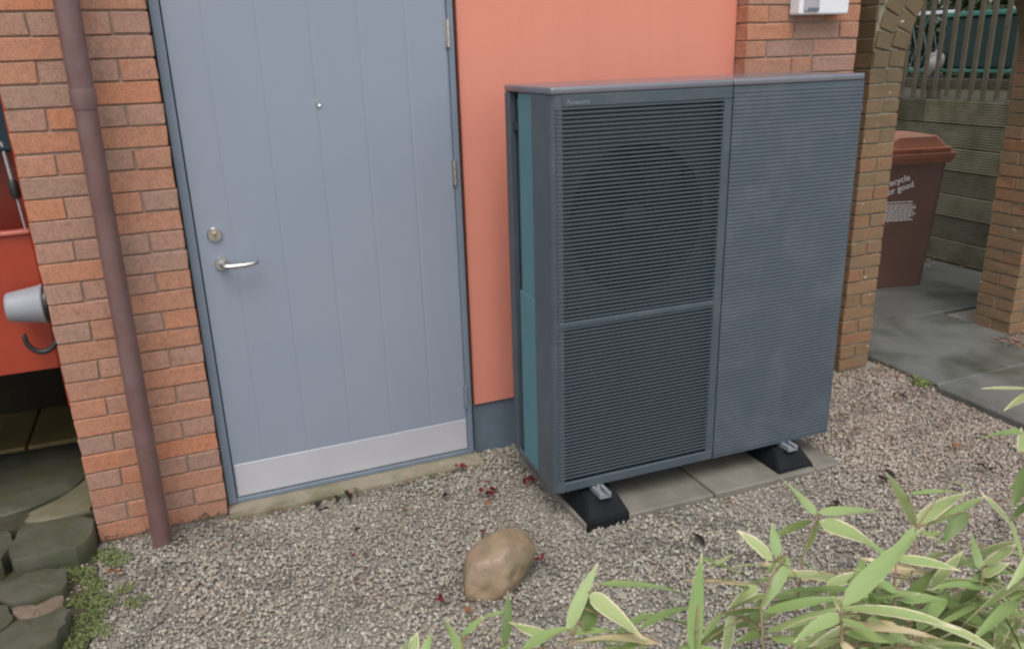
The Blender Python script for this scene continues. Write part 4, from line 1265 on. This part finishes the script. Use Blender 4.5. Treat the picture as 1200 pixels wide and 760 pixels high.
LEAF_W = 0.96
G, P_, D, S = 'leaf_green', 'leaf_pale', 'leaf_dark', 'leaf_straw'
bamboo('bamboo stem whose fan of leaves stands just below the boulder',
       [(0.547, -2.096, 0.738), (0.563, -2.077, 0.779), (0.607, -2.052, 0.832)],
       [(0.554, -2.071, 0.786, 0.640, -2.027, 0.876, 0.0264, G, 0.02), (0.609, -2.051, 0.836, 0.670, -2.151, 0.785, 0.0377, P_, 0.06),
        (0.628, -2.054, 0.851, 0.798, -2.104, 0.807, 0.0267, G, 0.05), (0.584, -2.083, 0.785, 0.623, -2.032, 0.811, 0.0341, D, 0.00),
        (0.557, -2.075, 0.778, 0.647, -2.091, 0.768, 0.0140, G, 0.06), (0.470, -2.057, 0.763, 0.556, -2.078, 0.798, 0.0262, G, 0.04),
        (0.705, -2.140, 0.760, 0.537, -2.116, 0.798, 0.0341, S, 0.05), (0.517, -2.059, 0.778, 0.472, -1.987, 0.770, 0.0233, P_, 0.03),
        (0.592, -2.115, 0.737, 0.684, -2.138, 0.774, 0.0277, G, 0.04), (0.521, -2.086, 0.739, 0.501, -2.065, 0.774, 0.0216, D, 0.02)], seed=1)
bamboo('low bamboo shoot at the bottom edge left of the boulder',
       [(0.381, -1.990, 0.693), (0.386, -1.972, 0.746), (0.423, -1.954, 0.774)],
       [(0.383, -1.968, 0.755, 0.427, -1.974, 0.787, 0.0143, G, 0.03), (0.419, -1.954, 0.769, 0.494, -1.952, 0.765, 0.0145, G, 0.02),
        (0.454, -2.004, 0.735, 0.485, -1.954, 0.812, 0.0207, D, 0.00), (0.380, -1.978, 0.723, 0.364, -1.921, 0.769, 0.0255, G, 0.02),
        (0.292, -1.945, 0.718, 0.314, -1.919, 0.751, 0.0223, P_, 0.02), (0.311, -1.952, 0.721, 0.338, -1.930, 0.747, 0.0191, G, 0.02),
        (0.274, -1.936, 0.722, 0.298, -1.932, 0.761, 0.0159, G, 0.00), (0.427, -2.003, 0.707, 0.470, -2.008, 0.740, 0.0207, G, 0.03)], seed=2)
bamboo('tall narrow bamboo shoot with one long upright leaf in front of the slabs',
       [(0.778, -2.155, 0.673), (0.791, -2.133, 0.749), (0.844, -2.062, 0.846)],
       [(0.780, -2.144, 0.706, 0.838, -2.074, 0.869, 0.0303, G, 0.00), (0.843, -2.061, 0.850, 0.980, -2.060, 0.751, 0.0362, G, 0.04),
        (0.871, -2.086, 0.811, 0.955, -2.081, 0.760, 0.0181, D, 0.02), (0.933, -2.115, 0.798, 0.805, -2.060, 0.810, 0.0148, S, 0.02),
        (0.856, -2.072, 0.830, 0.947, -2.052, 0.830, 0.0148, P_, 0.02)], seed=3)
bamboo('bamboo plant with pale forked leaves in front of the plain rubber foot',
       [(0.927, -2.173, 0.632), (0.949, -2.120, 0.741), (0.998, -2.090, 0.782), (1.041, -2.076, 0.807)],
       [(1.016, -2.069, 0.797, 0.975, -2.003, 0.840, 0.0293, P_, 0.03), (1.025, -2.070, 0.805, 1.050, -2.019, 0.846, 0.0224, G, 0.00),
        (1.043, -2.077, 0.806, 0.960, -2.108, 0.723, 0.0310, G, 0.06), (1.040, -2.075, 0.807, 0.996, -2.071, 0.771, 0.0189, D, 0.03),
        (0.968, -2.085, 0.763, 0.887, -2.095, 0.740, 0.0255, P_, 0.05), (0.948, -2.121, 0.738, 0.876, -2.095, 0.729, 0.0217, D, 0.03),
        (0.878, -2.094, 0.734, 0.834, -2.093, 0.687, 0.0217, G, 0.00), (0.951, -2.123, 0.733, 1.074, -2.200, 0.782, 0.0250, G, 0.03),
        (0.944, -2.135, 0.694, 1.082, -2.192, 0.751, 0.0284, G, 0.03), (0.957, -2.143, 0.687, 1.029, -2.218, 0.684, 0.0250, G, 0.05),
        (0.945, -2.134, 0.697, 0.891, -2.119, 0.679, 0.0200, D, 0.02), (1.046, -2.078, 0.806, 1.152, -2.092, 0.728, 0.0224, G, 0.03),
        (1.043, -2.110, 0.777, 1.166, -2.113, 0.749, 0.0238, P_, 0.02), (1.060, -1.995, 0.590, 0.948, -1.911, 0.498, 0.0327, D, 0.04),
        (0.972, -2.061, 0.666, 0.906, -1.990, 0.558, 0.0310, S, 0.10), (1.030, -2.008, 0.554, 1.083, -1.972, 0.630, 0.0218, D, 0.09),
        (1.019, -1.978, 0.554, 0.806, -1.963, 0.513, 0.0291, D, 0.11), (1.192, -2.010, 0.471, 1.288, -2.127, 0.512, 0.0282, P_, 0.05),
        (0.930, -2.039, 0.678, 1.002, -2.090, 0.734, 0.0260, P_, 0.12), (1.134, -1.918, 0.504, 1.210, -1.973, 0.570, 0.0341, G, 0.08),
        (0.989, -1.985, 0.618, 0.924, -2.039, 0.526, 0.0239, P_, 0.04), (1.058, -1.887, 0.442, 0.834, -1.877, 0.584, 0.0379, D, 0.05)], seed=4)
bamboo('slender bamboo tip with four spread leaves nearest the heat pump',
       [(1.091, -2.066, 0.483), (1.176, -1.983, 0.710), (1.206, -1.969, 0.749), (1.232, -1.957, 0.782)],
       [(1.231, -1.956, 0.782, 1.199, -1.866, 0.839, 0.0402, G, 0.03), (1.233, -1.955, 0.786, 1.393, -2.002, 0.770, 0.0287, G, 0.04),
        (1.234, -1.962, 0.768, 1.324, -2.070, 0.727, 0.0478, P_, 0.08), (1.220, -1.955, 0.772, 1.115, -1.953, 0.755, 0.0287, D, 0.04),
        (1.233, -1.960, 0.773, 1.187, -1.970, 0.694, 0.0210, G, 0.02)], seed=5)
bamboo('bamboo plant with a long leaf rising to the right at the bottom edge',
       [(0.897, -2.384, 0.801), (0.913, -2.353, 0.873), (0.926, -2.334, 0.908)],
       [(0.927, -2.335, 0.906, 1.148, -2.288, 0.967, 0.0337, G, 0.03), (0.925, -2.336, 0.902, 1.069, -2.443, 0.891, 0.0266, P_, 0.08),
        (0.915, -2.346, 0.893, 0.944, -2.416, 0.890, 0.0223, G, 0.05), (0.924, -2.339, 0.892, 0.826, -2.341, 0.873, 0.0238, G, 0.05),
        (0.918, -2.356, 0.870, 1.021, -2.403, 0.854, 0.0237, G, 0.04), (0.908, -2.356, 0.860, 0.923, -2.391, 0.840, 0.0195, S, 0.02),
        (1.034, -2.298, 0.813, 0.870, -2.263, 0.824, 0.0258, P_, 0.10), (1.089, -2.337, 0.774, 1.204, -2.392, 0.709, 0.0189, P_, 0.10),
        (1.047, -2.368, 0.818, 1.044, -2.288, 0.808, 0.0252, G, 0.06), (1.118, -2.150, 0.631, 1.175, -2.187, 0.477, 0.0219, P_, 0.06),
        (1.197, -2.276, 0.714, 1.209, -2.363, 0.841, 0.0305, D, 0.06), (0.978, -2.307, 0.805, 0.855, -2.245, 0.718, 0.0177, P_, 0.05),
        (1.057, -2.277, 0.803, 1.044, -2.252, 0.650, 0.0171, P_, 0.02), (1.150, -2.312, 0.746, 1.273, -2.288, 0.575, 0.0188, G, 0.03),
        (1.127, -2.289, 0.761, 1.043, -2.221, 0.728, 0.0285, S, 0.11), (1.094, -2.340, 0.769, 1.135, -2.448, 0.830, 0.0215, P_, 0.09),
        (1.070, -2.276, 0.728, 0.996, -2.297, 0.695, 0.0247, G, 0.05), (1.088, -2.358, 0.841, 1.207, -2.435, 0.780, 0.0192, P_, 0.07),
        (1.088, -2.224, 0.736, 1.123, -2.128, 0.720, 0.0305, P_, 0.06), (0.952, -2.332, 0.852, 1.002, -2.465, 0.912, 0.0191, S, 0.06),
        (0.922, -2.291, 0.792, 0.847, -2.211, 0.664, 0.0274, G, 0.03), (1.143, -2.327, 0.761, 1.267, -2.405, 0.706, 0.0230, D, 0.03),
        (1.005, -2.241, 0.741, 1.019, -2.324, 0.825, 0.0186, P_, 0.08), (1.270, -2.220, 0.633, 1.332, -2.204, 0.655, 0.0202, D, 0.11),
        (1.239, -2.239, 0.679, 1.390, -2.184, 0.690, 0.0313, G, 0.06), (0.983, -2.333, 0.855, 0.971, -2.363, 0.921, 0.0271, D, 0.11),
        (1.199, -2.258, 0.727, 1.002, -2.266, 0.799, 0.0184, S, 0.10), (1.156, -2.205, 0.731, 1.126, -2.166, 0.606, 0.0316, G, 0.11)], seed=6)
bamboo('bamboo plant whose pale split leaves point up beside the dark edged leaf',
       [(1.216, -2.248, 0.587), (1.268, -2.186, 0.751), (1.316, -2.141, 0.835)],
       [(1.317, -2.141, 0.836, 1.305, -2.059, 0.924, 0.0263, D, 0.02), (1.319, -2.140, 0.841, 1.484, -2.127, 0.871, 0.0351, P_, 0.03),
        (1.336, -2.148, 0.838, 1.497, -2.146, 0.865, 0.0315, G, 0.03), (1.310, -2.115, 0.900, 1.405, -2.152, 0.902, 0.0140, G, 0.02),
        (1.400, -2.142, 0.924, 1.438, -2.167, 0.898, 0.0140, G, 0.02), (1.417, -2.171, 0.863, 1.336, -2.189, 0.818, 0.0298, D, 0.02),
        (1.324, -2.149, 0.823, 1.370, -2.167, 0.823, 0.0193, G, 0.02), (1.320, -2.143, 0.835, 1.269, -2.135, 0.800, 0.0210, G, 0.03),
        (1.333, -2.177, 0.714, 1.370, -2.294, 0.782, 0.0266, G, 0.06), (1.323, -2.091, 0.604, 1.350, -1.989, 0.578, 0.0301, G, 0.08),
        (1.411, -2.175, 0.693, 1.299, -2.156, 0.764, 0.0216, G, 0.10), (1.404, -2.124, 0.568, 1.448, -2.236, 0.530, 0.0217, G, 0.09),
        (1.387, -2.086, 0.554, 1.465, -2.188, 0.552, 0.0320, D, 0.08), (1.464, -2.135, 0.541, 1.545, -2.166, 0.354, 0.0274, G, 0.04),
        (1.354, -2.060, 0.533, 1.384, -2.001, 0.583, 0.0263, D, 0.08), (1.506, -2.027, 0.427, 1.378, -1.926, 0.413, 0.0238, P_, 0.08),
        (1.351, -2.197, 0.691, 1.397, -2.316, 0.665, 0.0259, G, 0.03), (1.562, -2.029, 0.534, 1.533, -2.069, 0.432, 0.0239, D, 0.07),
        (1.355, -2.207, 0.610, 1.453, -2.187, 0.430, 0.0322, G, 0.04), (1.391, -2.059, 0.591, 1.545, -2.150, 0.571, 0.0214, G, 0.06),
        (1.580, -2.067, 0.458, 1.853, -2.097, 0.377, 0.0234, P_, 0.10), (1.373, -2.180, 0.656, 1.367, -2.289, 0.672, 0.0207, P_, 0.04)], seed=7)
bamboo('bamboo plant full of straw tipped leaves in the middle of the foreground clump',
       [(1.107, -2.296, 0.648), (1.152, -2.253, 0.755), (1.193, -2.205, 0.836)],
       [(1.190, -2.204, 0.837, 1.308, -2.261, 0.810, 0.0247, P_, 0.03), (1.229, -2.227, 0.816, 1.140, -2.164, 0.829, 0.0148, S, 0.02),
        (1.218, -2.228, 0.802, 1.179, -2.208, 0.814, 0.0115, S, 0.02), (1.169, -2.255, 0.768, 1.281, -2.228, 0.807, 0.0307, D, 0.03),
        (1.164, -2.244, 0.793, 1.114, -2.179, 0.822, 0.0226, G, 0.04), (1.164, -2.247, 0.782, 1.246, -2.281, 0.779, 0.0258, G, 0.05),
        (1.148, -2.254, 0.747, 1.121, -2.187, 0.777, 0.0210, G, 0.03), (1.192, -2.208, 0.828, 1.171, -2.135, 0.847, 0.0198, G, 0.03),
        (1.162, -2.117, 0.610, 1.065, -2.067, 0.535, 0.0227, P_, 0.07), (1.386, -2.047, 0.584, 1.295, -2.047, 0.661, 0.0218, G, 0.06),
        (1.219, -2.143, 0.717, 1.188, -2.204, 0.608, 0.0280, G, 0.09), (1.335, -2.166, 0.627, 1.374, -2.251, 0.763, 0.0219, P_, 0.11),
        (1.090, -2.211, 0.664, 1.213, -2.281, 0.712, 0.0221, D, 0.11), (1.277, -2.223, 0.756, 1.349, -2.226, 0.824, 0.0300, P_, 0.04),
        (1.172, -2.241, 0.733, 0.958, -2.234, 0.727, 0.0272, P_, 0.04), (1.165, -2.181, 0.733, 1.214, -2.289, 0.733, 0.0307, D, 0.06),
        (1.221, -2.256, 0.648, 1.199, -2.231, 0.492, 0.0186, G, 0.05), (1.171, -2.205, 0.755, 1.237, -2.299, 0.729, 0.0262, G, 0.03),
        (1.064, -2.196, 0.734, 1.243, -2.201, 0.556, 0.0274, P_, 0.03), (1.118, -2.154, 0.709, 1.183, -2.279, 0.809, 0.0320, G, 0.10),
        (1.409, -2.159, 0.683, 1.176, -2.132, 0.743, 0.0285, S, 0.12), (1.080, -2.174, 0.698, 1.233, -2.226, 0.663, 0.0201, G, 0.07),
        (1.248, -2.155, 0.606, 1.241, -2.188, 0.714, 0.0249, G, 0.04), (1.269, -2.011, 0.489, 1.317, -2.016, 0.578, 0.0275, G, 0.03),
        (1.229, -2.266, 0.734, 1.314, -2.231, 0.739, 0.0249, G, 0.08), (1.424, -2.082, 0.453, 1.412, -2.083, 0.590, 0.0253, S, 0.07),
        (1.302, -2.090, 0.495, 1.258, -1.990, 0.509, 0.0357, P_, 0.05), (1.241, -2.063, 0.607, 1.066, -1.962, 0.606, 0.0250, G, 0.10),
        (1.492, -2.140, 0.510, 1.425, -2.089, 0.586, 0.0278, G, 0.07), (1.200, -2.120, 0.715, 1.278, -2.059, 0.721, 0.0211, G, 0.05),
        (1.434, -2.131, 0.567, 1.537, -2.124, 0.349, 0.0264, G, 0.10), (1.240, -2.095, 0.546, 1.464, -2.108, 0.539, 0.0322, G, 0.06),
        (1.326, -2.214, 0.575, 1.202, -2.112, 0.581, 0.0282, G, 0.03), (1.258, -2.288, 0.672, 1.197, -2.227, 0.659, 0.0296, P_, 0.05),
        (1.347, -2.240, 0.612, 1.477, -2.228, 0.619, 0.0306, D, 0.08), (1.171, -2.161, 0.702, 1.200, -2.238, 0.635, 0.0289, G, 0.04),
        (1.160, -2.204, 0.723, 1.091, -2.231, 0.815, 0.0223, G, 0.09), (1.149, -2.096, 0.626, 1.242, -2.017, 0.657, 0.0246, P_, 0.09),
        (1.355, -2.118, 0.500, 1.127, -2.050, 0.506, 0.0259, G, 0.04), (1.241, -2.022, 0.474, 1.415, -2.064, 0.490, 0.0362, G, 0.11),
        (1.305, -2.201, 0.574, 1.401, -2.289, 0.581, 0.0271, D, 0.09), (1.175, -2.108, 0.573, 1.340, -2.226, 0.586, 0.0337, P_, 0.04)], seed=8)
bamboo('bamboo plant with thin crossing leaves toward the right picture edge',
       [(1.332, -2.302, 0.568), (1.382, -2.257, 0.682), (1.422, -2.222, 0.761)],
       [(1.418, -2.223, 0.754, 1.436, -2.174, 0.813, 0.0192, G, 0.01), (1.424, -2.222, 0.764, 1.530, -2.212, 0.781, 0.0296, P_, 0.03),
        (1.416, -2.227, 0.741, 1.475, -2.241, 0.768, 0.0226, P_, 0.03), (1.422, -2.231, 0.734, 1.452, -2.296, 0.683, 0.0192, G, 0.03),
        (1.413, -2.234, 0.718, 1.351, -2.183, 0.728, 0.0244, G, 0.04), (1.389, -2.251, 0.707, 1.265, -2.254, 0.688, 0.0310, G, 0.06),
        (1.383, -2.255, 0.690, 1.420, -2.323, 0.667, 0.0310, G, 0.05), (1.322, -2.223, 0.605, 1.177, -2.160, 0.580, 0.0205, D, 0.08),
        (1.611, -2.075, 0.421, 1.713, -2.219, 0.430, 0.0267, G, 0.07), (1.521, -2.189, 0.526, 1.686, -2.253, 0.400, 0.0252, G, 0.09),
        (1.327, -2.192, 0.682, 1.352, -2.152, 0.530, 0.0222, D, 0.11), (1.523, -2.129, 0.532, 1.379, -2.060, 0.489, 0.0231, D, 0.03),
        (1.745, -2.102, 0.496, 1.536, -2.114, 0.544, 0.0230, P_, 0.07), (1.392, -2.226, 0.663, 1.489, -2.231, 0.673, 0.0218, P_, 0.12),
        (1.663, -2.082, 0.429, 1.490, -2.123, 0.411, 0.0394, P_, 0.09), (1.428, -2.164, 0.568, 1.329, -2.080, 0.486, 0.0293, P_, 0.03),
        (1.558, -2.222, 0.572, 1.582, -2.350, 0.608, 0.0290, P_, 0.10), (1.391, -2.225, 0.693, 1.422, -2.338, 0.713, 0.0281, G, 0.10),
        (1.716, -2.112, 0.393, 1.899, -2.211, 0.378, 0.0352, G, 0.04), (1.388, -2.224, 0.667, 1.371, -2.126, 0.659, 0.0218, P_, 0.05),
        (1.608, -2.203, 0.616, 1.326, -2.175, 0.713, 0.0208, P_, 0.04), (1.580, -2.161, 0.447, 1.559, -2.266, 0.446, 0.0238, P_, 0.08),
        (1.503, -2.061, 0.497, 1.511, -2.104, 0.636, 0.0364, G, 0.09), (1.694, -2.139, 0.483, 1.615, -2.101, 0.406, 0.0250, P_, 0.03),
        (1.612, -2.011, 0.513, 1.458, -2.057, 0.463, 0.0296, P_, 0.07), (1.639, -2.104, 0.386, 1.402, -2.018, 0.346, 0.0316, D, 0.07),
        (1.417, -2.130, 0.541, 1.471, -2.237, 0.605, 0.0319, D, 0.09), (1.586, -2.118, 0.475, 1.357, -2.100, 0.475, 0.0360, G, 0.10),
        (1.461, -2.238, 0.566, 1.278, -2.196, 0.549, 0.0297, P_, 0.03), (1.513, -2.181, 0.630, 1.287, -2.208, 0.662, 0.0284, P_, 0.10),
        (1.576, -2.175, 0.637, 1.476, -2.057, 0.600, 0.0356, P_, 0.03), (1.429, -2.166, 0.539, 1.450, -2.114, 0.375, 0.0224, G, 0.12),
        (1.497, -2.229, 0.619, 1.580, -2.318, 0.649, 0.0233, P_, 0.07), (1.517, -2.160, 0.473, 1.350, -2.154, 0.493, 0.0222, D, 0.11),
        (1.607, -2.016, 0.509, 1.670, -2.019, 0.355, 0.0393, D, 0.11), (1.559, -2.234, 0.521, 1.466, -2.176, 0.501, 0.0242, G, 0.07),
        (1.515, -2.237, 0.630, 1.482, -2.241, 0.531, 0.0287, P_, 0.06), (1.545, -2.115, 0.546, 1.475, -2.091, 0.417, 0.0327, G, 0.03),
        (1.450, -2.168, 0.594, 1.542, -2.252, 0.683, 0.0314, D, 0.07), (1.476, -2.072, 0.494, 1.683, -2.169, 0.444, 0.0352, G, 0.03),
        (1.373, -2.212, 0.636, 1.214, -2.236, 0.657, 0.0201, P_, 0.04)], seed=9)
bamboo('tall bamboo stem at the right picture edge with leaves over the slab path',
       [(1.375, -2.406, 0.640), (1.422, -2.319, 0.869), (1.457, -2.248, 1.008), (1.505, -2.187, 1.136)],
       [(1.507, -2.190, 1.128, 1.445, -2.135, 1.118, 0.0134, P_, 0.03), (1.509, -2.194, 1.120, 1.454, -2.184, 1.088, 0.0235, P_, 0.03),
        (1.457, -2.229, 1.063, 1.404, -2.182, 1.037, 0.0165, G, 0.05), (1.457, -2.251, 1.000, 1.396, -2.274, 0.932, 0.0280, D, 0.03),
        (1.450, -2.271, 0.937, 1.404, -2.268, 0.897, 0.0181, D, 0.02), (1.380, -2.284, 0.920, 1.394, -2.323, 0.827, 0.0145, G, 0.03),
        (1.445, -2.238, 1.024, 1.454, -2.224, 1.070, 0.0148, P_, 0.00), (1.462, -2.262, 0.976, 1.429, -2.236, 0.948, 0.0148, G, 0.02),
        (1.419, -2.317, 0.869, 1.330, -2.336, 0.814, 0.0210, G, 0.04), (1.484, -2.240, 0.834, 1.430, -2.185, 0.911, 0.0212, P_, 0.05),
        (1.552, -2.263, 0.632, 1.318, -2.231, 0.627, 0.0252, P_, 0.09), (1.406, -2.315, 0.796, 1.304, -2.280, 0.696, 0.0307, P_, 0.02),
        (1.374, -2.303, 0.732, 1.413, -2.339, 0.638, 0.0224, D, 0.06), (1.585, -2.205, 0.620, 1.500, -2.200, 0.545, 0.0211, G, 0.10),
        (1.416, -2.305, 0.740, 1.239, -2.345, 0.726, 0.0264, G, 0.10), (1.413, -2.275, 0.733, 1.241, -2.250, 0.781, 0.0220, G, 0.08),
        (1.493, -2.205, 0.749, 1.388, -2.203, 0.656, 0.0308, D, 0.05), (1.599, -2.137, 0.604, 1.674, -2.183, 0.499, 0.0283, G, 0.06)], seed=10)
bamboo('leafy bamboo plant behind the thin leaved one at the right edge',
       [(1.513, -2.246, 0.452), (1.563, -2.175, 0.608), (1.588, -2.127, 0.704)],
       [(1.420, -2.134, 0.741, 1.480, -2.242, 0.713, 0.0280, G, 0.03), (1.575, -2.191, 0.570, 1.560, -2.106, 0.414, 0.0202, G, 0.02),
        (1.717, -2.127, 0.561, 1.600, -2.172, 0.527, 0.0231, G, 0.08), (1.602, -2.152, 0.441, 1.630, -2.042, 0.408, 0.0203, G, 0.09),
        (1.560, -2.223, 0.602, 1.538, -2.221, 0.476, 0.0213, P_, 0.02), (1.608, -2.075, 0.581, 1.839, -2.092, 0.430, 0.0341, D, 0.10),
        (1.464, -2.161, 0.727, 1.509, -2.234, 0.807, 0.0300, P_, 0.08), (1.690, -2.081, 0.635, 1.773, -2.210, 0.600, 0.0266, P_, 0.10),
        (1.614, -2.116, 0.462, 1.641, -2.206, 0.529, 0.0229, G, 0.05), (1.540, -2.217, 0.543, 1.652, -2.299, 0.536, 0.0266, P_, 0.08),
        (1.563, -2.034, 0.637, 1.479, -1.973, 0.513, 0.0237, P_, 0.10), (1.587, -2.211, 0.674, 1.363, -2.226, 0.730, 0.0200, G, 0.11),
        (1.438, -2.151, 0.601, 1.337, -2.202, 0.585, 0.0246, D, 0.09), (1.538, -2.184, 0.517, 1.700, -2.227, 0.415, 0.0253, P_, 0.03),
        (1.490, -2.136, 0.521, 1.444, -2.159, 0.660, 0.0308, P_, 0.03), (1.590, -2.096, 0.660, 1.687, -2.149, 0.589, 0.0229, G, 0.10),
        (1.542, -2.219, 0.552, 1.327, -2.205, 0.578, 0.0292, D, 0.06), (1.499, -2.185, 0.544, 1.619, -2.212, 0.453, 0.0236, G, 0.10),
        (1.557, -2.051, 0.607, 1.627, -2.114, 0.677, 0.0226, G, 0.02), (1.538, -2.150, 0.663, 1.685, -2.162, 0.598, 0.0228, G, 0.11),
        (1.631, -2.112, 0.577, 1.625, -2.083, 0.620, 0.0243, P_, 0.03), (1.609, -2.115, 0.652, 1.712, -2.180, 0.573, 0.0312, D, 0.05),
        (1.581, -2.121, 0.512, 1.645, -2.200, 0.557, 0.0296, G, 0.02), (1.550, -2.245, 0.612, 1.563, -2.341, 0.552, 0.0244, P_, 0.12),
        (1.514, -2.088, 0.705, 1.531, -2.132, 0.650, 0.0211, G, 0.02), (1.680, -2.126, 0.559, 1.905, -2.156, 0.477, 0.0301, P_, 0.05),
        (1.578, -2.050, 0.650, 1.480, -2.039, 0.705, 0.0254, P_, 0.06), (1.617, -2.203, 0.559, 1.548, -2.185, 0.605, 0.0299, P_, 0.09),
        (1.668, -2.169, 0.500, 1.538, -2.116, 0.536, 0.0216, P_, 0.08), (1.578, -2.223, 0.530, 1.563, -2.143, 0.388, 0.0243, G, 0.05)], seed=31)
bamboo('bushy bamboo plant behind the long rising leaf',
       [(1.234, -2.157, 0.482), (1.267, -2.102, 0.607), (1.286, -2.058, 0.686)],
       [(1.186, -1.984, 0.613, 1.169, -2.102, 0.570, 0.0261, G, 0.10), (1.283, -2.063, 0.481, 1.129, -2.067, 0.579, 0.0195, G, 0.09),
        (1.273, -2.164, 0.586, 1.243, -2.049, 0.512, 0.0194, G, 0.04), (1.124, -2.023, 0.693, 1.051, -1.910, 0.601, 0.0206, G, 0.10),
        (1.271, -2.128, 0.615, 1.393, -2.206, 0.664, 0.0213, P_, 0.06), (1.366, -2.120, 0.607, 1.261, -2.050, 0.532, 0.0199, D, 0.03),
        (1.238, -2.120, 0.723, 1.180, -2.230, 0.726, 0.0297, G, 0.09), (1.368, -2.111, 0.586, 1.192, -2.032, 0.602, 0.0218, P_, 0.06),
        (1.362, -2.036, 0.598, 1.303, -1.962, 0.628, 0.0214, P_, 0.04), (1.180, -1.958, 0.638, 1.002, -1.922, 0.680, 0.0325, P_, 0.11),
        (1.196, -2.096, 0.713, 1.267, -2.103, 0.614, 0.0302, G, 0.04), (1.366, -2.063, 0.531, 1.465, -2.212, 0.577, 0.0327, G, 0.04),
        (1.108, -2.054, 0.549, 1.088, -2.104, 0.678, 0.0227, P_, 0.12), (1.302, -2.162, 0.696, 1.488, -2.181, 0.601, 0.0209, D, 0.07),
        (1.221, -1.964, 0.616, 1.148, -1.864, 0.621, 0.0206, S, 0.08), (1.446, -2.062, 0.522, 1.286, -2.065, 0.528, 0.0242, P_, 0.09),
        (1.197, -2.113, 0.704, 1.046, -2.051, 0.702, 0.0271, G, 0.04), (1.165, -2.021, 0.538, 1.050, -1.963, 0.558, 0.0208, G, 0.05),
        (1.235, -1.980, 0.599, 1.082, -1.974, 0.578, 0.0327, G, 0.10), (1.156, -2.076, 0.698, 1.289, -2.118, 0.707, 0.0276, P_, 0.06),
        (1.118, -2.127, 0.594, 1.147, -2.188, 0.496, 0.0196, P_, 0.10), (1.254, -2.032, 0.652, 1.024, -2.026, 0.734, 0.0320, P_, 0.05),
        (1.259, -2.072, 0.593, 1.332, -2.133, 0.585, 0.0301, D, 0.11), (1.311, -2.099, 0.507, 1.416, -2.104, 0.395, 0.0288, G, 0.08),
        (1.242, -2.114, 0.594, 1.251, -2.207, 0.670, 0.0262, P_, 0.10), (1.222, -2.031, 0.537, 1.276, -2.127, 0.648, 0.0275, D, 0.05)], seed=32)
bamboo('short bamboo shoot between the upright leaf and the straw leaf at the bottom edge',
       [(0.704, -2.087, 0.624), (0.714, -2.063, 0.671), (0.723, -2.040, 0.711)],
       [(0.779, -1.982, 0.594, 0.778, -1.879, 0.571, 0.0202, P_, 0.09), (0.792, -1.975, 0.596, 0.664, -1.893, 0.579, 0.0217, G, 0.05),
        (0.769, -1.971, 0.640, 0.955, -1.941, 0.607, 0.0246, G, 0.09), (0.710, -1.939, 0.635, 0.612, -1.847, 0.592, 0.0194, G, 0.05),
        (0.687, -2.024, 0.689, 0.526, -2.030, 0.731, 0.0181, G, 0.02), (0.754, -2.111, 0.695, 0.818, -2.174, 0.729, 0.0168, G, 0.05),
        (0.679, -2.025, 0.699, 0.762, -2.036, 0.732, 0.0259, G, 0.05), (0.696, -1.948, 0.610, 0.753, -2.099, 0.620, 0.0245, G, 0.06),
        (0.711, -2.009, 0.618, 0.697, -2.090, 0.733, 0.0183, G, 0.08)], seed=33)
